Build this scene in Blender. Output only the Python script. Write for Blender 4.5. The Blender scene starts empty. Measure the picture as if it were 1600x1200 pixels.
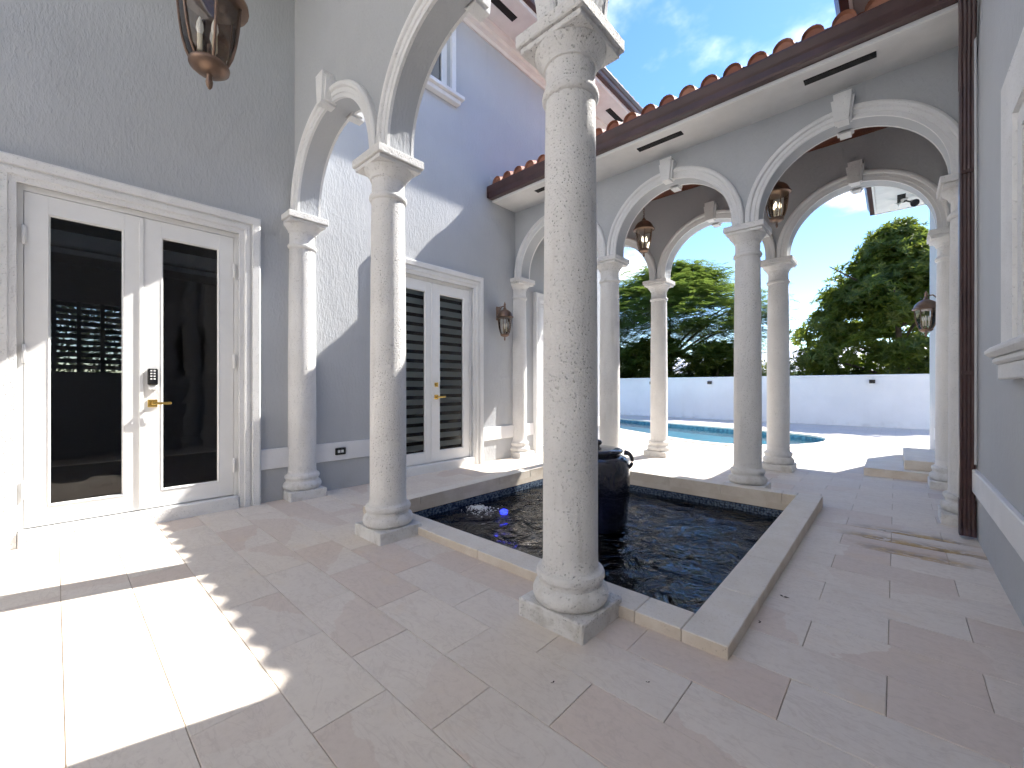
import bpy, bmesh, math, random
from mathutils import Vector, noise
R = math.radians
random.seed(7)
scene = bpy.context.scene
COL = scene.collection

# ---------------------------------------------------------------- camera
cam_d = bpy.data.cameras.new('camera')
cam = bpy.data.objects.new('camera', cam_d); COL.objects.link(cam)
cam_d.sensor_width = 36.0
cam_d.lens = 654.82 / 1600 * 36
cam_d.shift_y = 4.29 / 1600
cam_d.clip_start = 0.05; cam_d.clip_end = 4000
cam.location = (0, 0, 1.2)
cam.rotation_euler = (R(90), 0, R(42.485))
scene.camera = cam

# ---------------------------------------------------------------- sky, sun, exposure
SUN_AZ, SUN_EL = R(16.2), R(46.4)
world = bpy.data.worlds.new('World'); scene.world = world; world.use_nodes = True
wn = world.node_tree; wl = wn.links
bg = wn.nodes['Background']
sky = wn.nodes.new('ShaderNodeTexSky'); sky.sky_type = 'NISHITA'; sky.sun_disc = False
sky.sun_elevation = SUN_EL; sky.sun_rotation = SUN_AZ
sky.air_density = 1.0; sky.dust_density = 0.05; sky.ozone_density = 2.6; sky.altitude = 0
tc = wn.nodes.new('ShaderNodeTexCoord')
sep = wn.nodes.new('ShaderNodeSeparateXYZ'); wl.new(tc.outputs['Generated'], sep.inputs[0])
def wmath(op, a, b=None, clamp=False):
    n = wn.nodes.new('ShaderNodeMath'); n.operation = op; n.use_clamp = clamp
    for i, s in enumerate((a, b)):
        if s is None: continue
        if isinstance(s, (int, float)): n.inputs[i].default_value = s
        else: wl.new(s, n.inputs[i])
    return n.outputs[0]
zz = wmath('ADD', wmath('MAXIMUM', sep.outputs[2], 0.0), 0.22)
cmb = wn.nodes.new('ShaderNodeCombineXYZ')
wl.new(wmath('DIVIDE', sep.outputs[0], zz), cmb.inputs[0])
wl.new(wmath('DIVIDE', sep.outputs[1], zz), cmb.inputs[1])
cn = wn.nodes.new('ShaderNodeTexNoise'); cn.inputs['Scale'].default_value = 1.35
cn.inputs['Detail'].default_value = 7; cn.inputs['Roughness'].default_value = 0.52
cmap = wn.nodes.new('ShaderNodeMapping'); cmap.inputs['Location'].default_value = (1.7, 2.35, 0)
wl.new(cmb.outputs[0], cmap.inputs[0]); wl.new(cmap.outputs[0], cn.inputs['Vector'])
cr = wn.nodes.new('ShaderNodeMapRange'); cr.interpolation_type = 'SMOOTHSTEP'
cr.inputs['From Min'].default_value = 0.555; cr.inputs['From Max'].default_value = 0.655
wl.new(cn.outputs['Fac'], cr.inputs['Value'])
cf = wmath('MULTIPLY', cr.outputs[0], 0.85)
cmix = wn.nodes.new('ShaderNodeMix'); cmix.data_type = 'RGBA'
hsv = wn.nodes.new('ShaderNodeHueSaturation'); hsv.inputs['Saturation'].default_value = 1.2; hsv.inputs['Value'].default_value = 0.88; hsv.inputs['Hue'].default_value = 0.508
wl.new(sky.outputs[0], hsv.inputs['Color'])
wl.new(cf, cmix.inputs[0]); wl.new(hsv.outputs[0], cmix.inputs[6])
cmix.inputs[7].default_value = (6.0, 6.2, 6.5, 1)
wl.new(cmix.outputs[2], bg.inputs[0]); bg.inputs[1].default_value = 0.080

sun_d = bpy.data.lights.new('sun', 'SUN'); sun_d.energy = 2.6; sun_d.angle = R(0.53)
sun_d.color = (1.0, 0.955, 0.89)
sun = bpy.data.objects.new('sun', sun_d); COL.objects.link(sun)
S = Vector((math.cos(SUN_EL) * math.sin(SUN_AZ), math.cos(SUN_EL) * math.cos(SUN_AZ), math.sin(SUN_EL)))
sun.rotation_euler = S.to_track_quat('Z', 'Y').to_euler()
sun.location = S * 60
vs = scene.view_settings
vs.view_transform = 'Standard'; vs.look = 'None'; vs.gamma = 1.0; vs.exposure = 2.3
vs.use_curve_mapping = False
scene.cycles.max_bounces = 8; scene.cycles.diffuse_bounces = 4; scene.cycles.glossy_bounces = 3
scene.cycles.use_adaptive_sampling = True; scene.cycles.adaptive_threshold = 0.035; scene.cycles.adaptive_min_samples = 24
scene.cycles.transparent_max_bounces = 16
scene.cycles.sample_clamp_indirect = 6.0
scene.cycles.use_denoising = True

# ================================================================= materials
MATS = {}
class NT:
    def __init__(s, name):
        m = bpy.data.materials.new(name); m.use_nodes = True
        s.m = m; s.t = m.node_tree; s.n = s.t.nodes; s.l = s.t.links
        s.b = s.n['Principled BSDF']; s.out = s.n['Material Output']
        MATS[name] = m
    def node(s, typ, **kw):
        n = s.n.new(typ)
        for k, v in kw.items(): setattr(n, k, v)
        return n
    def set(s, sock, v):
        if hasattr(v, 'is_output'): s.l.new(v, sock)
        elif isinstance(v, (tuple, list)) and len(v) == 3 and sock.type == 'RGBA': sock.default_value = (*v, 1)
        else: sock.default_value = v
    def P(s, **kw):
        for k, v in kw.items(): s.set(s.b.inputs[k.replace('_', ' ')], v)
        return s
    def pos(s): return s.node('ShaderNodeNewGeometry').outputs['Position']
    def objc(s): return s.node('ShaderNodeTexCoord').outputs['Object']
    def mapv(s, v, scale=(1, 1, 1), loc=(0, 0, 0), rot=(0, 0, 0)):
        n = s.node('ShaderNodeMapping'); s.l.new(v, n.inputs[0])
        n.inputs['Scale'].default_value = scale
        if hasattr(loc, 'is_output'): s.l.new(loc, n.inputs['Location'])
        else: n.inputs['Location'].default_value = loc
        n.inputs['Rotation'].default_value = rot
        return n.outputs[0]
    def noise(s, v, scale, detail=4, rough=.55, dist=0):
        n = s.node('ShaderNodeTexNoise'); s.l.new(v, n.inputs['Vector'])
        n.inputs['Scale'].default_value = scale; n.inputs['Detail'].default_value = detail
        n.inputs['Roughness'].default_value = rough; n.inputs['Distortion'].default_value = dist
        return n.outputs['Fac']
    def voro(s, v, scale, feature='F1'):
        n = s.node('ShaderNodeTexVoronoi', feature=feature); s.l.new(v, n.inputs['Vector'])
        n.inputs['Scale'].default_value = scale
        return n.outputs['Distance']
    def rng(s, v, a, b, c=0., d=1., smooth=True):
        n = s.node('ShaderNodeMapRange'); s.l.new(v, n.inputs['Value'])
        n.interpolation_type = 'SMOOTHSTEP' if smooth else 'LINEAR'
        n.inputs['From Min'].default_value = a; n.inputs['From Max'].default_value = b
        n.inputs['To Min'].default_value = c; n.inputs['To Max'].default_value = d
        return n.outputs[0]
    def math(s, op, a, b=0., clamp=False):
        n = s.node('ShaderNodeMath', operation=op); n.use_clamp = clamp
        s.set(n.inputs[0], a); s.set(n.inputs[1], b); return n.outputs[0]
    def mix(s, f, a, b, blend='MIX'):
        n = s.node('ShaderNodeMix', data_type='RGBA', blend_type=blend)
        s.set(n.inputs[0], f); s.set(n.inputs[6], a); s.set(n.inputs[7], b); return n.outputs[2]
    def bump(s, h, dist=.01, strength=1., normal=None):
        n = s.node('ShaderNodeBump'); s.set(n.inputs['Height'], h)
        n.inputs['Distance'].default_value = dist; n.inputs['Strength'].default_value = strength
        if normal is not None: s.l.new(normal, n.inputs['Normal'])
        s.nrm = n.outputs[0]
        s.l.new(n.outputs[0], s.b.inputs['Normal']); return n.outputs[0]

def m_stucco(name, col, streak=1.0, bumpd=.012):
    s = NT(name); p = s.pos()
    big = s.noise(p, .55, 4); mid = s.noise(s.mapv(p, (6, 6, 1.2)), 1.4, 3)
    c = s.mix(s.rng(big, .35, .7), tuple(x * .93 for x in col), tuple(x * 1.04 for x in col))
    c = s.mix(s.math('MULTIPLY', s.rng(mid, .45, .75), .07 * streak), c, tuple(x * .78 for x in col))
    sm = s.math('MULTIPLY', s.rng(s.noise(s.mapv(p, (5, 5, .5)), 1.0, 3), .58, .8), .16 * streak)
    c = s.mix(sm, c, tuple(x * .68 for x in col))
    # splash dirt near the paving
    z = s.node('ShaderNodeSeparateXYZ'); s.l.new(p, z.inputs[0])
    grime = s.math('MULTIPLY', s.rng(z.outputs[2], .28, .0), s.rng(s.noise(p, 5, 5), .45, .75))
    c = s.mix(s.math('MULTIPLY', grime, .28), c, (.36, .34, .30))
    s.P(Base_Color=c, Roughness=.86)
    tro = s.noise(s.mapv(p, (2.6, 2.6, 1)), 17, 3, .6)
    tro2 = s.noise(s.mapv(p, (1, 1, .55)), 46, 3, .5)
    h = s.math('ADD', s.math('MULTIPLY', s.rng(tro, .35, .68), .65), s.math('MULTIPLY', tro2, .45))
    h = s.math('ADD', h, s.math('MULTIPLY', s.noise(s.mapv(p, (1.6, 1.6, 1)), 3.2, 2), 1.6))
    s.bump(h, bumpd, .5)
    return s.m
m_stucco('stucco', (.470, .486, .502), 1.0, .0058)
m_stucco('bounce_cream', (.82, .78, .72), .5, .004)
m_stucco('stucco_far', (.60, .62, .64), .6, .004)
m_stucco('garden_paint', (.80, .81, .83), .8, .004)

def m_cast(name, col, pit=1.0, scale=1.0):
    s = NT(name); p = s.objc()
    inf = s.node('ShaderNodeObjectInfo')
    off = s.node('ShaderNodeCombineXYZ')
    s.l.new(s.math('MULTIPLY', inf.outputs['Random'], 37.), off.inputs[0]); s.l.new(s.math('MULTIPLY', inf.outputs['Random'], 11.), off.inputs[1])
    p = s.mapv(p, loc=off.outputs[0])
    v = s.voro(p, 60 * scale); n1 = s.noise(p, 75 * scale, 4, .65); n2 = s.noise(p, 3, 5)
    mask = s.rng(s.noise(p, 22 * scale, 3), .36, .56)
    mask = s.math('MULTIPLY', mask, s.rng(s.noise(p, 4.5, 2), .3, .62, .5, 1.))
    pits = s.math('MULTIPLY', s.rng(v, .32, .10), mask)
    c = s.mix(s.rng(n2, .35, .7), tuple(x * .92 for x in col), col)
    c = s.mix(s.math('MULTIPLY', pits, .56 * pit), c, tuple(x * .5 for x in col))
    c = s.mix(s.math('MULTIPLY', s.rng(n1, .5, .8), .16 * pit), c, tuple(x * .6 for x in col))
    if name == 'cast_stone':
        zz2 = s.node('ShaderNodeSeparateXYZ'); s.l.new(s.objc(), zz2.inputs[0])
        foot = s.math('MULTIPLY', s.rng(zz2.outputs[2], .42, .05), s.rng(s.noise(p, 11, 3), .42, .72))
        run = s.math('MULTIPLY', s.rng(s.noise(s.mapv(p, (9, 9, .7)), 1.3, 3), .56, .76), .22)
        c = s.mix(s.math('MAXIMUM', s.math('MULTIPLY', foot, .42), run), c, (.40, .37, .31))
    s.P(Base_Color=c, Roughness=.82)
    h = s.math('SUBTRACT', s.math('MULTIPLY', n1, .9), s.math('MULTIPLY', pits, 1.0))
    s.bump(h, .0125 * pit, .9)
    return s.m
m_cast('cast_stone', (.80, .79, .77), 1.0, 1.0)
m_cast('trim_stone', (.79, .79, .78), .55, 1.0)
m_cast('trim_smooth', (.80, .80, .80), .22, 1.0)

def simple(name, col, rough=.5, metal=0., spec=.5, coat=0., bumpscale=None, bumpd=.001, var=.0):
    s = NT(name); p = s.objc()
    c = col
    if var:
        n = s.noise(p, 4, 5)
        c = s.mix(s.rng(n, .3, .7), tuple(x * (1 - var) for x in col), tuple(min(1, x * (1 + var)) for x in col))
    s.P(Base_Color=c, Roughness=rough, Metallic=metal, Specular_IOR_Level=spec, Coat_Weight=coat)
    if bumpscale: s.bump(s.noise(p, bumpscale, 3), bumpd)
    return s.m
simple('white_paint', (.80, .80, .785), .42, var=.03, bumpscale=30, bumpd=.0006)
simple('soffit_paint', (.74, .735, .72), .8, var=.05, bumpscale=120, bumpd=.003)
simple('brown_metal', (.068, .035, .033), .36, var=.18, bumpscale=25, bumpd=.0008)
simple('black_vent', (.008, .008, .008), .8)
simple('brass', (.83, .56, .16), .22, 1.0, var=.06)
simple('keypad_black', (.012, .012, .014), .25)
simple('hinge_paint', (.76, .76, .75), .4)
simple('bronze', (.20, .130, .092), .38, .65, var=.35, bumpscale=90, bumpd=.001)
simple('bulb_white', (.82, .80, .74), .3)
simple('candle', (.72, .66, .52), .5)
simple('interior_paint', (.52, .51, .50), .9)
simple('interior_floor', (.22, .205, .19), .4)
simple('blind_pale', (.58, .66, .66), .8)
simple('blind_dark', (.02, .018, .018), .9)
simple('blind_rail', (.72, .76, .80), .5)
simple('shutter', (.30, .31, .33), .5)
simple('grout', (.40, .32, .235), .95, var=.3)
simple('basin_dark', (.016, .015, .014), .7, var=.4)
simple('metal_roof', (.56, .57, .57), .45, .3, var=.05)
simple('house_green', (.36, .40, .29), .8)
simple('outlet_black', (.01, .01, .01), .35)
simple('bark', (.12, .085, .058), .95, bumpscale=18, bumpd=.03, var=.3)
simple('dry_leaf', (.045, .028, .015), .8, var=.4)
simple('conduit', (.52, .53, .54), .5)
simple('concrete', (.62, .595, .56), .9, var=.1)
simple('lawn', (.055, .085, .03), .95, var=.4)

s = NT('bulb_lit'); s.P(Base_Color=(.9, .85, .75), Roughness=.4, Emission_Color=(1, .86, .62), Emission_Strength=.9)
s = NT('blue_light'); s.P(Base_Color=(.02, .03, .6), Roughness=.2, Emission_Color=(.015, .03, 1.0), Emission_Strength=5.0)
s = NT('flood_lens'); s.P(Base_Color=(.85, .85, .82), Roughness=.15)

# paving stone: colour per slab, pinkish flushes with sharp-edged bedding lines, veins
def m_paving(name, per_object=True, sc=1.0):
    s = NT(name); g = s.pos()
    inf = s.node('ShaderNodeObjectInfo'); rnd = inf.outputs['Random']
    off = s.node('ShaderNodeCombineXYZ')
    s.l.new(s.math('MULTIPLY', rnd, 61.), off.inputs[0]); s.l.new(s.math('MULTIPLY', rnd, 23.), off.inputs[1]); s.l.new(s.math('MULTIPLY', rnd, 47.), off.inputs[2])
    p = s.mapv(g, loc=off.outputs[0] if per_object else (0, 0, 0))
    cream = (.77, .695, .605); grey = (.715, .65, .58); pink = (.655, .54, .46)
    def fr(k): return s.math('FRACT', s.math('MULTIPLY', rnd, k))
    c = s.mix(fr(91.7), cream, grey)
    oc = s.node('ShaderNodeSeparateXYZ'); s.l.new(s.objc(), oc.inputs[0])
    th = s.math('MULTIPLY', fr(13.7), 6.283)
    f = s.math('ADD', s.math('MULTIPLY', oc.outputs[0], s.math('COSINE', th)), s.math('MULTIPLY', oc.outputs[1], s.math('SINE', th)))
    f = s.math('ADD', f, s.math('MULTIPLY', s.noise(p, 5, 4, .6), .20))
    f = s.math('SUBTRACT', f, s.math('ADD', .02, s.math('MULTIPLY', fr(37.3), .24)))
    side = s.rng(f, 0., .006)
    on = s.rng(fr(71.9), .50, .51)
    c = s.mix(s.math('MULTIPLY', s.math('MULTIPLY', side, on), s.rng(fr(53.1), 0, 1, .25, .85, False)), c, pink)
    c = s.mix(s.math('MULTIPLY', s.rng(fr(29.3), .84, .86), .7), c, pink)
    cloud = s.noise(p, 2.2, 3)
    c = s.mix(s.math('MULTIPLY', s.rng(cloud, .35, .7), .35), c, (.64, .57, .50))
    vein = s.noise(s.mapv(p, (1, 3.4, 1), rot=(0, 0, .5)), 2.6, 4, .62, 1.6)
    c = s.mix(s.math('MULTIPLY', s.rng(s.math('ABSOLUTE', s.math('SUBTRACT', vein, .5)), .03, .0), .24), c, (.50, .42, .36))
    fine = s.noise(p, 34, 4, .7)
    c = s.mix(s.math('MULTIPLY', s.rng(fine, .42, .75), .16), c, (.44, .37, .31))
    warm = s.noise(p, 3.4, 4)
    c = s.mix(s.math('MULTIPLY', s.rng(warm, .58, .75), .38), c, (.70, .57, .43))
    # rust-coloured run-off stains where the downspout empties
    xyz = s.node('ShaderNodeSeparateXYZ'); s.l.new(g, xyz.inputs[0])
    dx = s.math('DIVIDE', s.math('SUBTRACT', xyz.outputs[0], .10), .46)
    dy = s.math('DIVIDE', s.math('SUBTRACT', xyz.outputs[1], 4.42), .46)
    d2 = s.math('ADD', s.math('MULTIPLY', dx, dx), s.math('MULTIPLY', dy, dy))
    reach = s.rng(d2, 1.35, .1)
    row = s.math('FRACT', s.math('DIVIDE', s.math('SUBTRACT', xyz.outputs[1], .024), .289))
    nearj = s.rng(row, .75, .12)
    st = s.noise(s.mapv(g, (3.2, 7, 1)), 1.9, 6, .65, .8)
    stain = s.math('MULTIPLY', s.math('MULTIPLY', reach, nearj), s.rng(st, .36, .52))
    sc_ = s.mix(s.rng(s.noise(g, 9, 3), .4, .62), (.50, .31, .085), (.20, .13, .06))
    c = s.mix(s.math('MULTIPLY', stain, .95, True), c, sc_)
    s.P(Base_Color=c, Roughness=s.rng(fine, .3, .7, .50, .74), Specular_IOR_Level=.35)
    h = s.math('ADD', s.math('MULTIPLY', s.noise(p, 9, 5), .8), s.math('MULTIPLY', fine, .35))
    s.bump(h, .004, .6)
    return s.m
m_paving('paving')
s = NT('deck_paving'); p = s.pos()
bk = s.node('ShaderNodeTexBrick'); s.l.new(s.mapv(p, (1, 1, 1)), bk.inputs['Vector'])
bk.inputs['Scale'].default_value = 1.0; bk.inputs['Brick Width'].default_value = .586; bk.inputs['Row Height'].default_value = .289
bk.inputs['Mortar Size'].default_value = .003; bk.inputs['Color1'].default_value = (.66, .605, .55, 1); bk.inputs['Color2'].default_value = (.60, .55, .51, 1)
bk.inputs['Mortar'].default_value = (.42, .36, .30, 1)
c = s.mix(s.math('MULTIPLY', s.rng(s.noise(p, 2.2, 5), .45, .7), .3), bk.outputs['Color'], (.55, .47, .42))
s.P(Base_Color=c, Roughness=.65, Specular_IOR_Level=.3); s.bump(s.math('ADD', s.math('MULTIPLY', bk.outputs['Fac'], -1.), s.math('MULTIPLY', s.noise(p, 18, 4), .3)), .004)

def m_coping():
    s = NT('coping_stone'); g = s.objc()
    inf = s.node('ShaderNodeObjectInfo'); rnd = inf.outputs['Random']
    off = s.node('ShaderNodeCombineXYZ'); s.l.new(s.math('MULTIPLY', rnd, 31.), off.inputs[0])
    p = s.mapv(g, loc=off.outputs[0])
    n1 = s.noise(p, 5, 6); n2 = s.noise(p, 55, 5, .7); v = s.voro(p, 70)
    c = s.mix(s.rng(n1, .3, .7), (.71, .655, .575), (.765, .72, .655))
    c = s.mix(s.math('MULTIPLY', s.rng(n2, .48, .78), .35), c, (.42, .33, .24))
    # sawn edges keep the warmer heart of the stone and gather damp
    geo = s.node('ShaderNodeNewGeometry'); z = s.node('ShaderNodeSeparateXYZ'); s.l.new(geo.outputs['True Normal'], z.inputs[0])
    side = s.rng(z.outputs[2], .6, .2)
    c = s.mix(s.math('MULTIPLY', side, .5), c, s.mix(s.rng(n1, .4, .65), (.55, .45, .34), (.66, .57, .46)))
    pits = s.math('MULTIPLY', s.rng(v, .25, .08), s.rng(s.noise(p, 12, 2), .5, .65))
    c = s.mix(s.math('MULTIPLY', pits, .4), c, (.3, .23, .16))
    s.P(Base_Color=c, Roughness=.68)
    s.bump(s.math('SUBTRACT', n2, pits), .004)
m_coping()

s = NT('terracotta'); p = s.objc(); inf = s.node('ShaderNodeObjectInfo')
c = s.mix(inf.outputs['Random'], (.29, .10, .055), (.48, .22, .13))
c = s.mix(s.math('MULTIPLY', s.rng(s.noise(s.mapv(p, loc=(0, 0, 0)), 9, 5), .45, .7), .5), c, (.20, .085, .055))
s.P(Base_Color=c, Roughness=.75); s.bump(s.noise(p, 60, 4), .003)

s = NT('wood_ceiling'); p = s.pos()
w = s.node('ShaderNodeTexWave'); s.l.new(s.mapv(p, (1, 1, 1)), w.inputs['Vector']); w.inputs['Scale'].default_value = 1.6; w.bands_direction = 'Y'
gr = s.noise(s.mapv(p, (1.5, 22, 1)), 3, 5)
c = s.mix(s.rng(gr, .3, .7), (.10, .030, .014), (.19, .062, .028))
s.P(Base_Color=c, Roughness=.42); s.bump(gr, .002)

# glass: clear pane, reflects by angle; tint is the pane's own
def m_glass(name, tint, ior=1.5, rough=.0, wav=0.):
    s = NT(name); s.n.remove(s.b)
    tr = s.node('ShaderNodeBsdfTransparent'); tr.inputs[0].default_value = (*tint, 1)
    gl = s.node('ShaderNodeBsdfGlossy'); gl.inputs['Roughness'].default_value = rough
    fr = s.node('ShaderNodeFresnel'); fr.inputs['IOR'].default_value = ior
    if wav:
        b = s.node('ShaderNodeBump'); s.l.new(s.noise(s.pos(), 3.0, 2), b.inputs['Height']); b.inputs['Distance'].default_value = wav
        s.l.new(b.outputs[0], gl.inputs['Normal']); s.l.new(b.outputs[0], fr.inputs['Normal'])
    mx = s.node('ShaderNodeMixShader'); s.l.new(fr.outputs[0], mx.inputs[0]); s.l.new(tr.outputs[0], mx.inputs[1]); s.l.new(gl.outputs[0], mx.inputs[2])
    s.l.new(mx.outputs[0], s.out.inputs['Surface'])
m_glass('door_glass', (.36, .365, .365), 1.55, 0., .003)
m_glass('window_glass', (.22, .25, .3), 1.9)
m_glass('lantern_glass', (.99, .975, .945), 1.55, .0)
m_glass('blind_glass', (.72, .73, .73), 1.5, .0)

def m_water(name, tint, sc, dist, ior):
    s = NT(name); s.n.remove(s.b); p = s.pos()
    w1 = s.noise(s.mapv(p, (1, 1, 1)), sc, 3, .5, 1.2); w2 = s.noise(p, sc * 2.6, 3, .55, .6)
    h = s.math('ADD', s.math('MULTIPLY', w1, 1.), s.math('MULTIPLY', w2, .22))
    b = s.node('ShaderNodeBump'); s.l.new(h, b.inputs['Height']); b.inputs['Distance'].default_value = dist
    tr = s.node('ShaderNodeBsdfTransparent'); tr.inputs[0].default_value = (*tint, 1)
    gl = s.node('ShaderNodeBsdfGlossy'); gl.inputs['Roughness'].default_value = .02
    fr = s.node('ShaderNodeFresnel'); fr.inputs['IOR'].default_value = ior
    s.l.new(b.outputs[0], gl.inputs['Normal']); s.l.new(b.outputs[0], fr.inputs['Normal'])
    mx = s.node('ShaderNodeMixShader'); s.l.new(fr.outputs[0], mx.inputs[0]); s.l.new(tr.outputs[0], mx.inputs[1]); s.l.new(gl.outputs[0], mx.inputs[2])
    s.l.new(mx.outputs[0], s.out.inputs['Surface'])
m_water('basin_water', (.22, .225, .235), 4.0, .075, 1.52)
m_water('pool_water', (.70, .90, .93), 2.2, .010, 1.33)
s = NT('foam'); s.P(Base_Color=(.80, .83, .85), Roughness=.35)

s = NT('mosaic_blue'); p = s.objc()
v = s.node('ShaderNodeTexVoronoi'); s.l.new(p, v.inputs['Vector']); v.inputs['Scale'].default_value = 38
c = s.mix(s.rng(s.noise(p, 40, 1), .35, .65), (.022, .04, .085), (.15, .20, .27))
s.P(Base_Color=c, Roughness=.18)
s = NT('pool_plaster'); p = s.pos()
c = s.mix(s.rng(s.noise(p, 1.4, 3), .3, .7), (.22, .60, .68), (.30, .68, .74)); s.P(Base_Color=c, Roughness=.7)
s = NT('pool_tile'); p = s.pos()
c = s.mix(s.rng(s.noise(p, 12, 2), .4, .6), (.03, .11, .19), (.08, .22, .31)); s.P(Base_Color=c, Roughness=.25)

s = NT('urn_glaze'); p = s.objc()
drip = s.noise(s.mapv(p, (1, 1, .12)), 14, 4, .6, .5)
c = s.mix(s.rng(drip, .42, .62), (.0045, .0055, .012), (.008, .011, .040))
z = s.node('ShaderNodeSeparateXYZ'); s.l.new(p, z.inputs[0])
c = s.mix(s.math('MULTIPLY', s.rng(s.math('ADD', z.outputs[2], s.math('MULTIPLY', drip, .35)), .68, .92), .7), c, (.03, .030, .036))
s.P(Base_Color=c, Roughness=.16, Coat_Weight=.6, Coat_Roughness=.06); s.bump(s.math('ADD', s.math('MULTIPLY', drip, .8), s.noise(p, 25, 3)), .008)

def m_leaf(name, a, b, tr=.35):
    s = NT(name); s.n.remove(s.b); p = s.pos()
    g = s.node('ShaderNodeNewGeometry')
    c = s.mix(g.outputs['Random Per Island'], a, b)
    c = s.mix(s.math('MULTIPLY', s.rng(s.noise(p, 1.6, 2), .4, .7), .4), c, tuple(x * 1.3 for x in b))
    df = s.node('ShaderNodeBsdfPrincipled'); s.l.new(c, df.inputs['Base Color']); df.inputs['Roughness'].default_value = .45
    tl = s.node('ShaderNodeBsdfTranslucent'); s.l.new(s.mix(.5, c, (.30, .38, .04)), tl.inputs[0])
    mx = s.node('ShaderNodeMixShader'); mx.inputs[0].default_value = tr
    s.l.new(df.outputs[0], mx.inputs[1]); s.l.new(tl.outputs[0], mx.inputs[2]); s.l.new(mx.outputs[0], s.out.inputs['Surface'])
m_leaf('leaf_broad', (.050, .088, .018), (.17, .19, .034), .52)
m_leaf('leaf_feather', (.040, .085, .030), (.13, .20, .06), .52)
m_leaf('leaf_shrub', (.055, .085, .02), (.17, .17, .04), .3)

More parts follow.
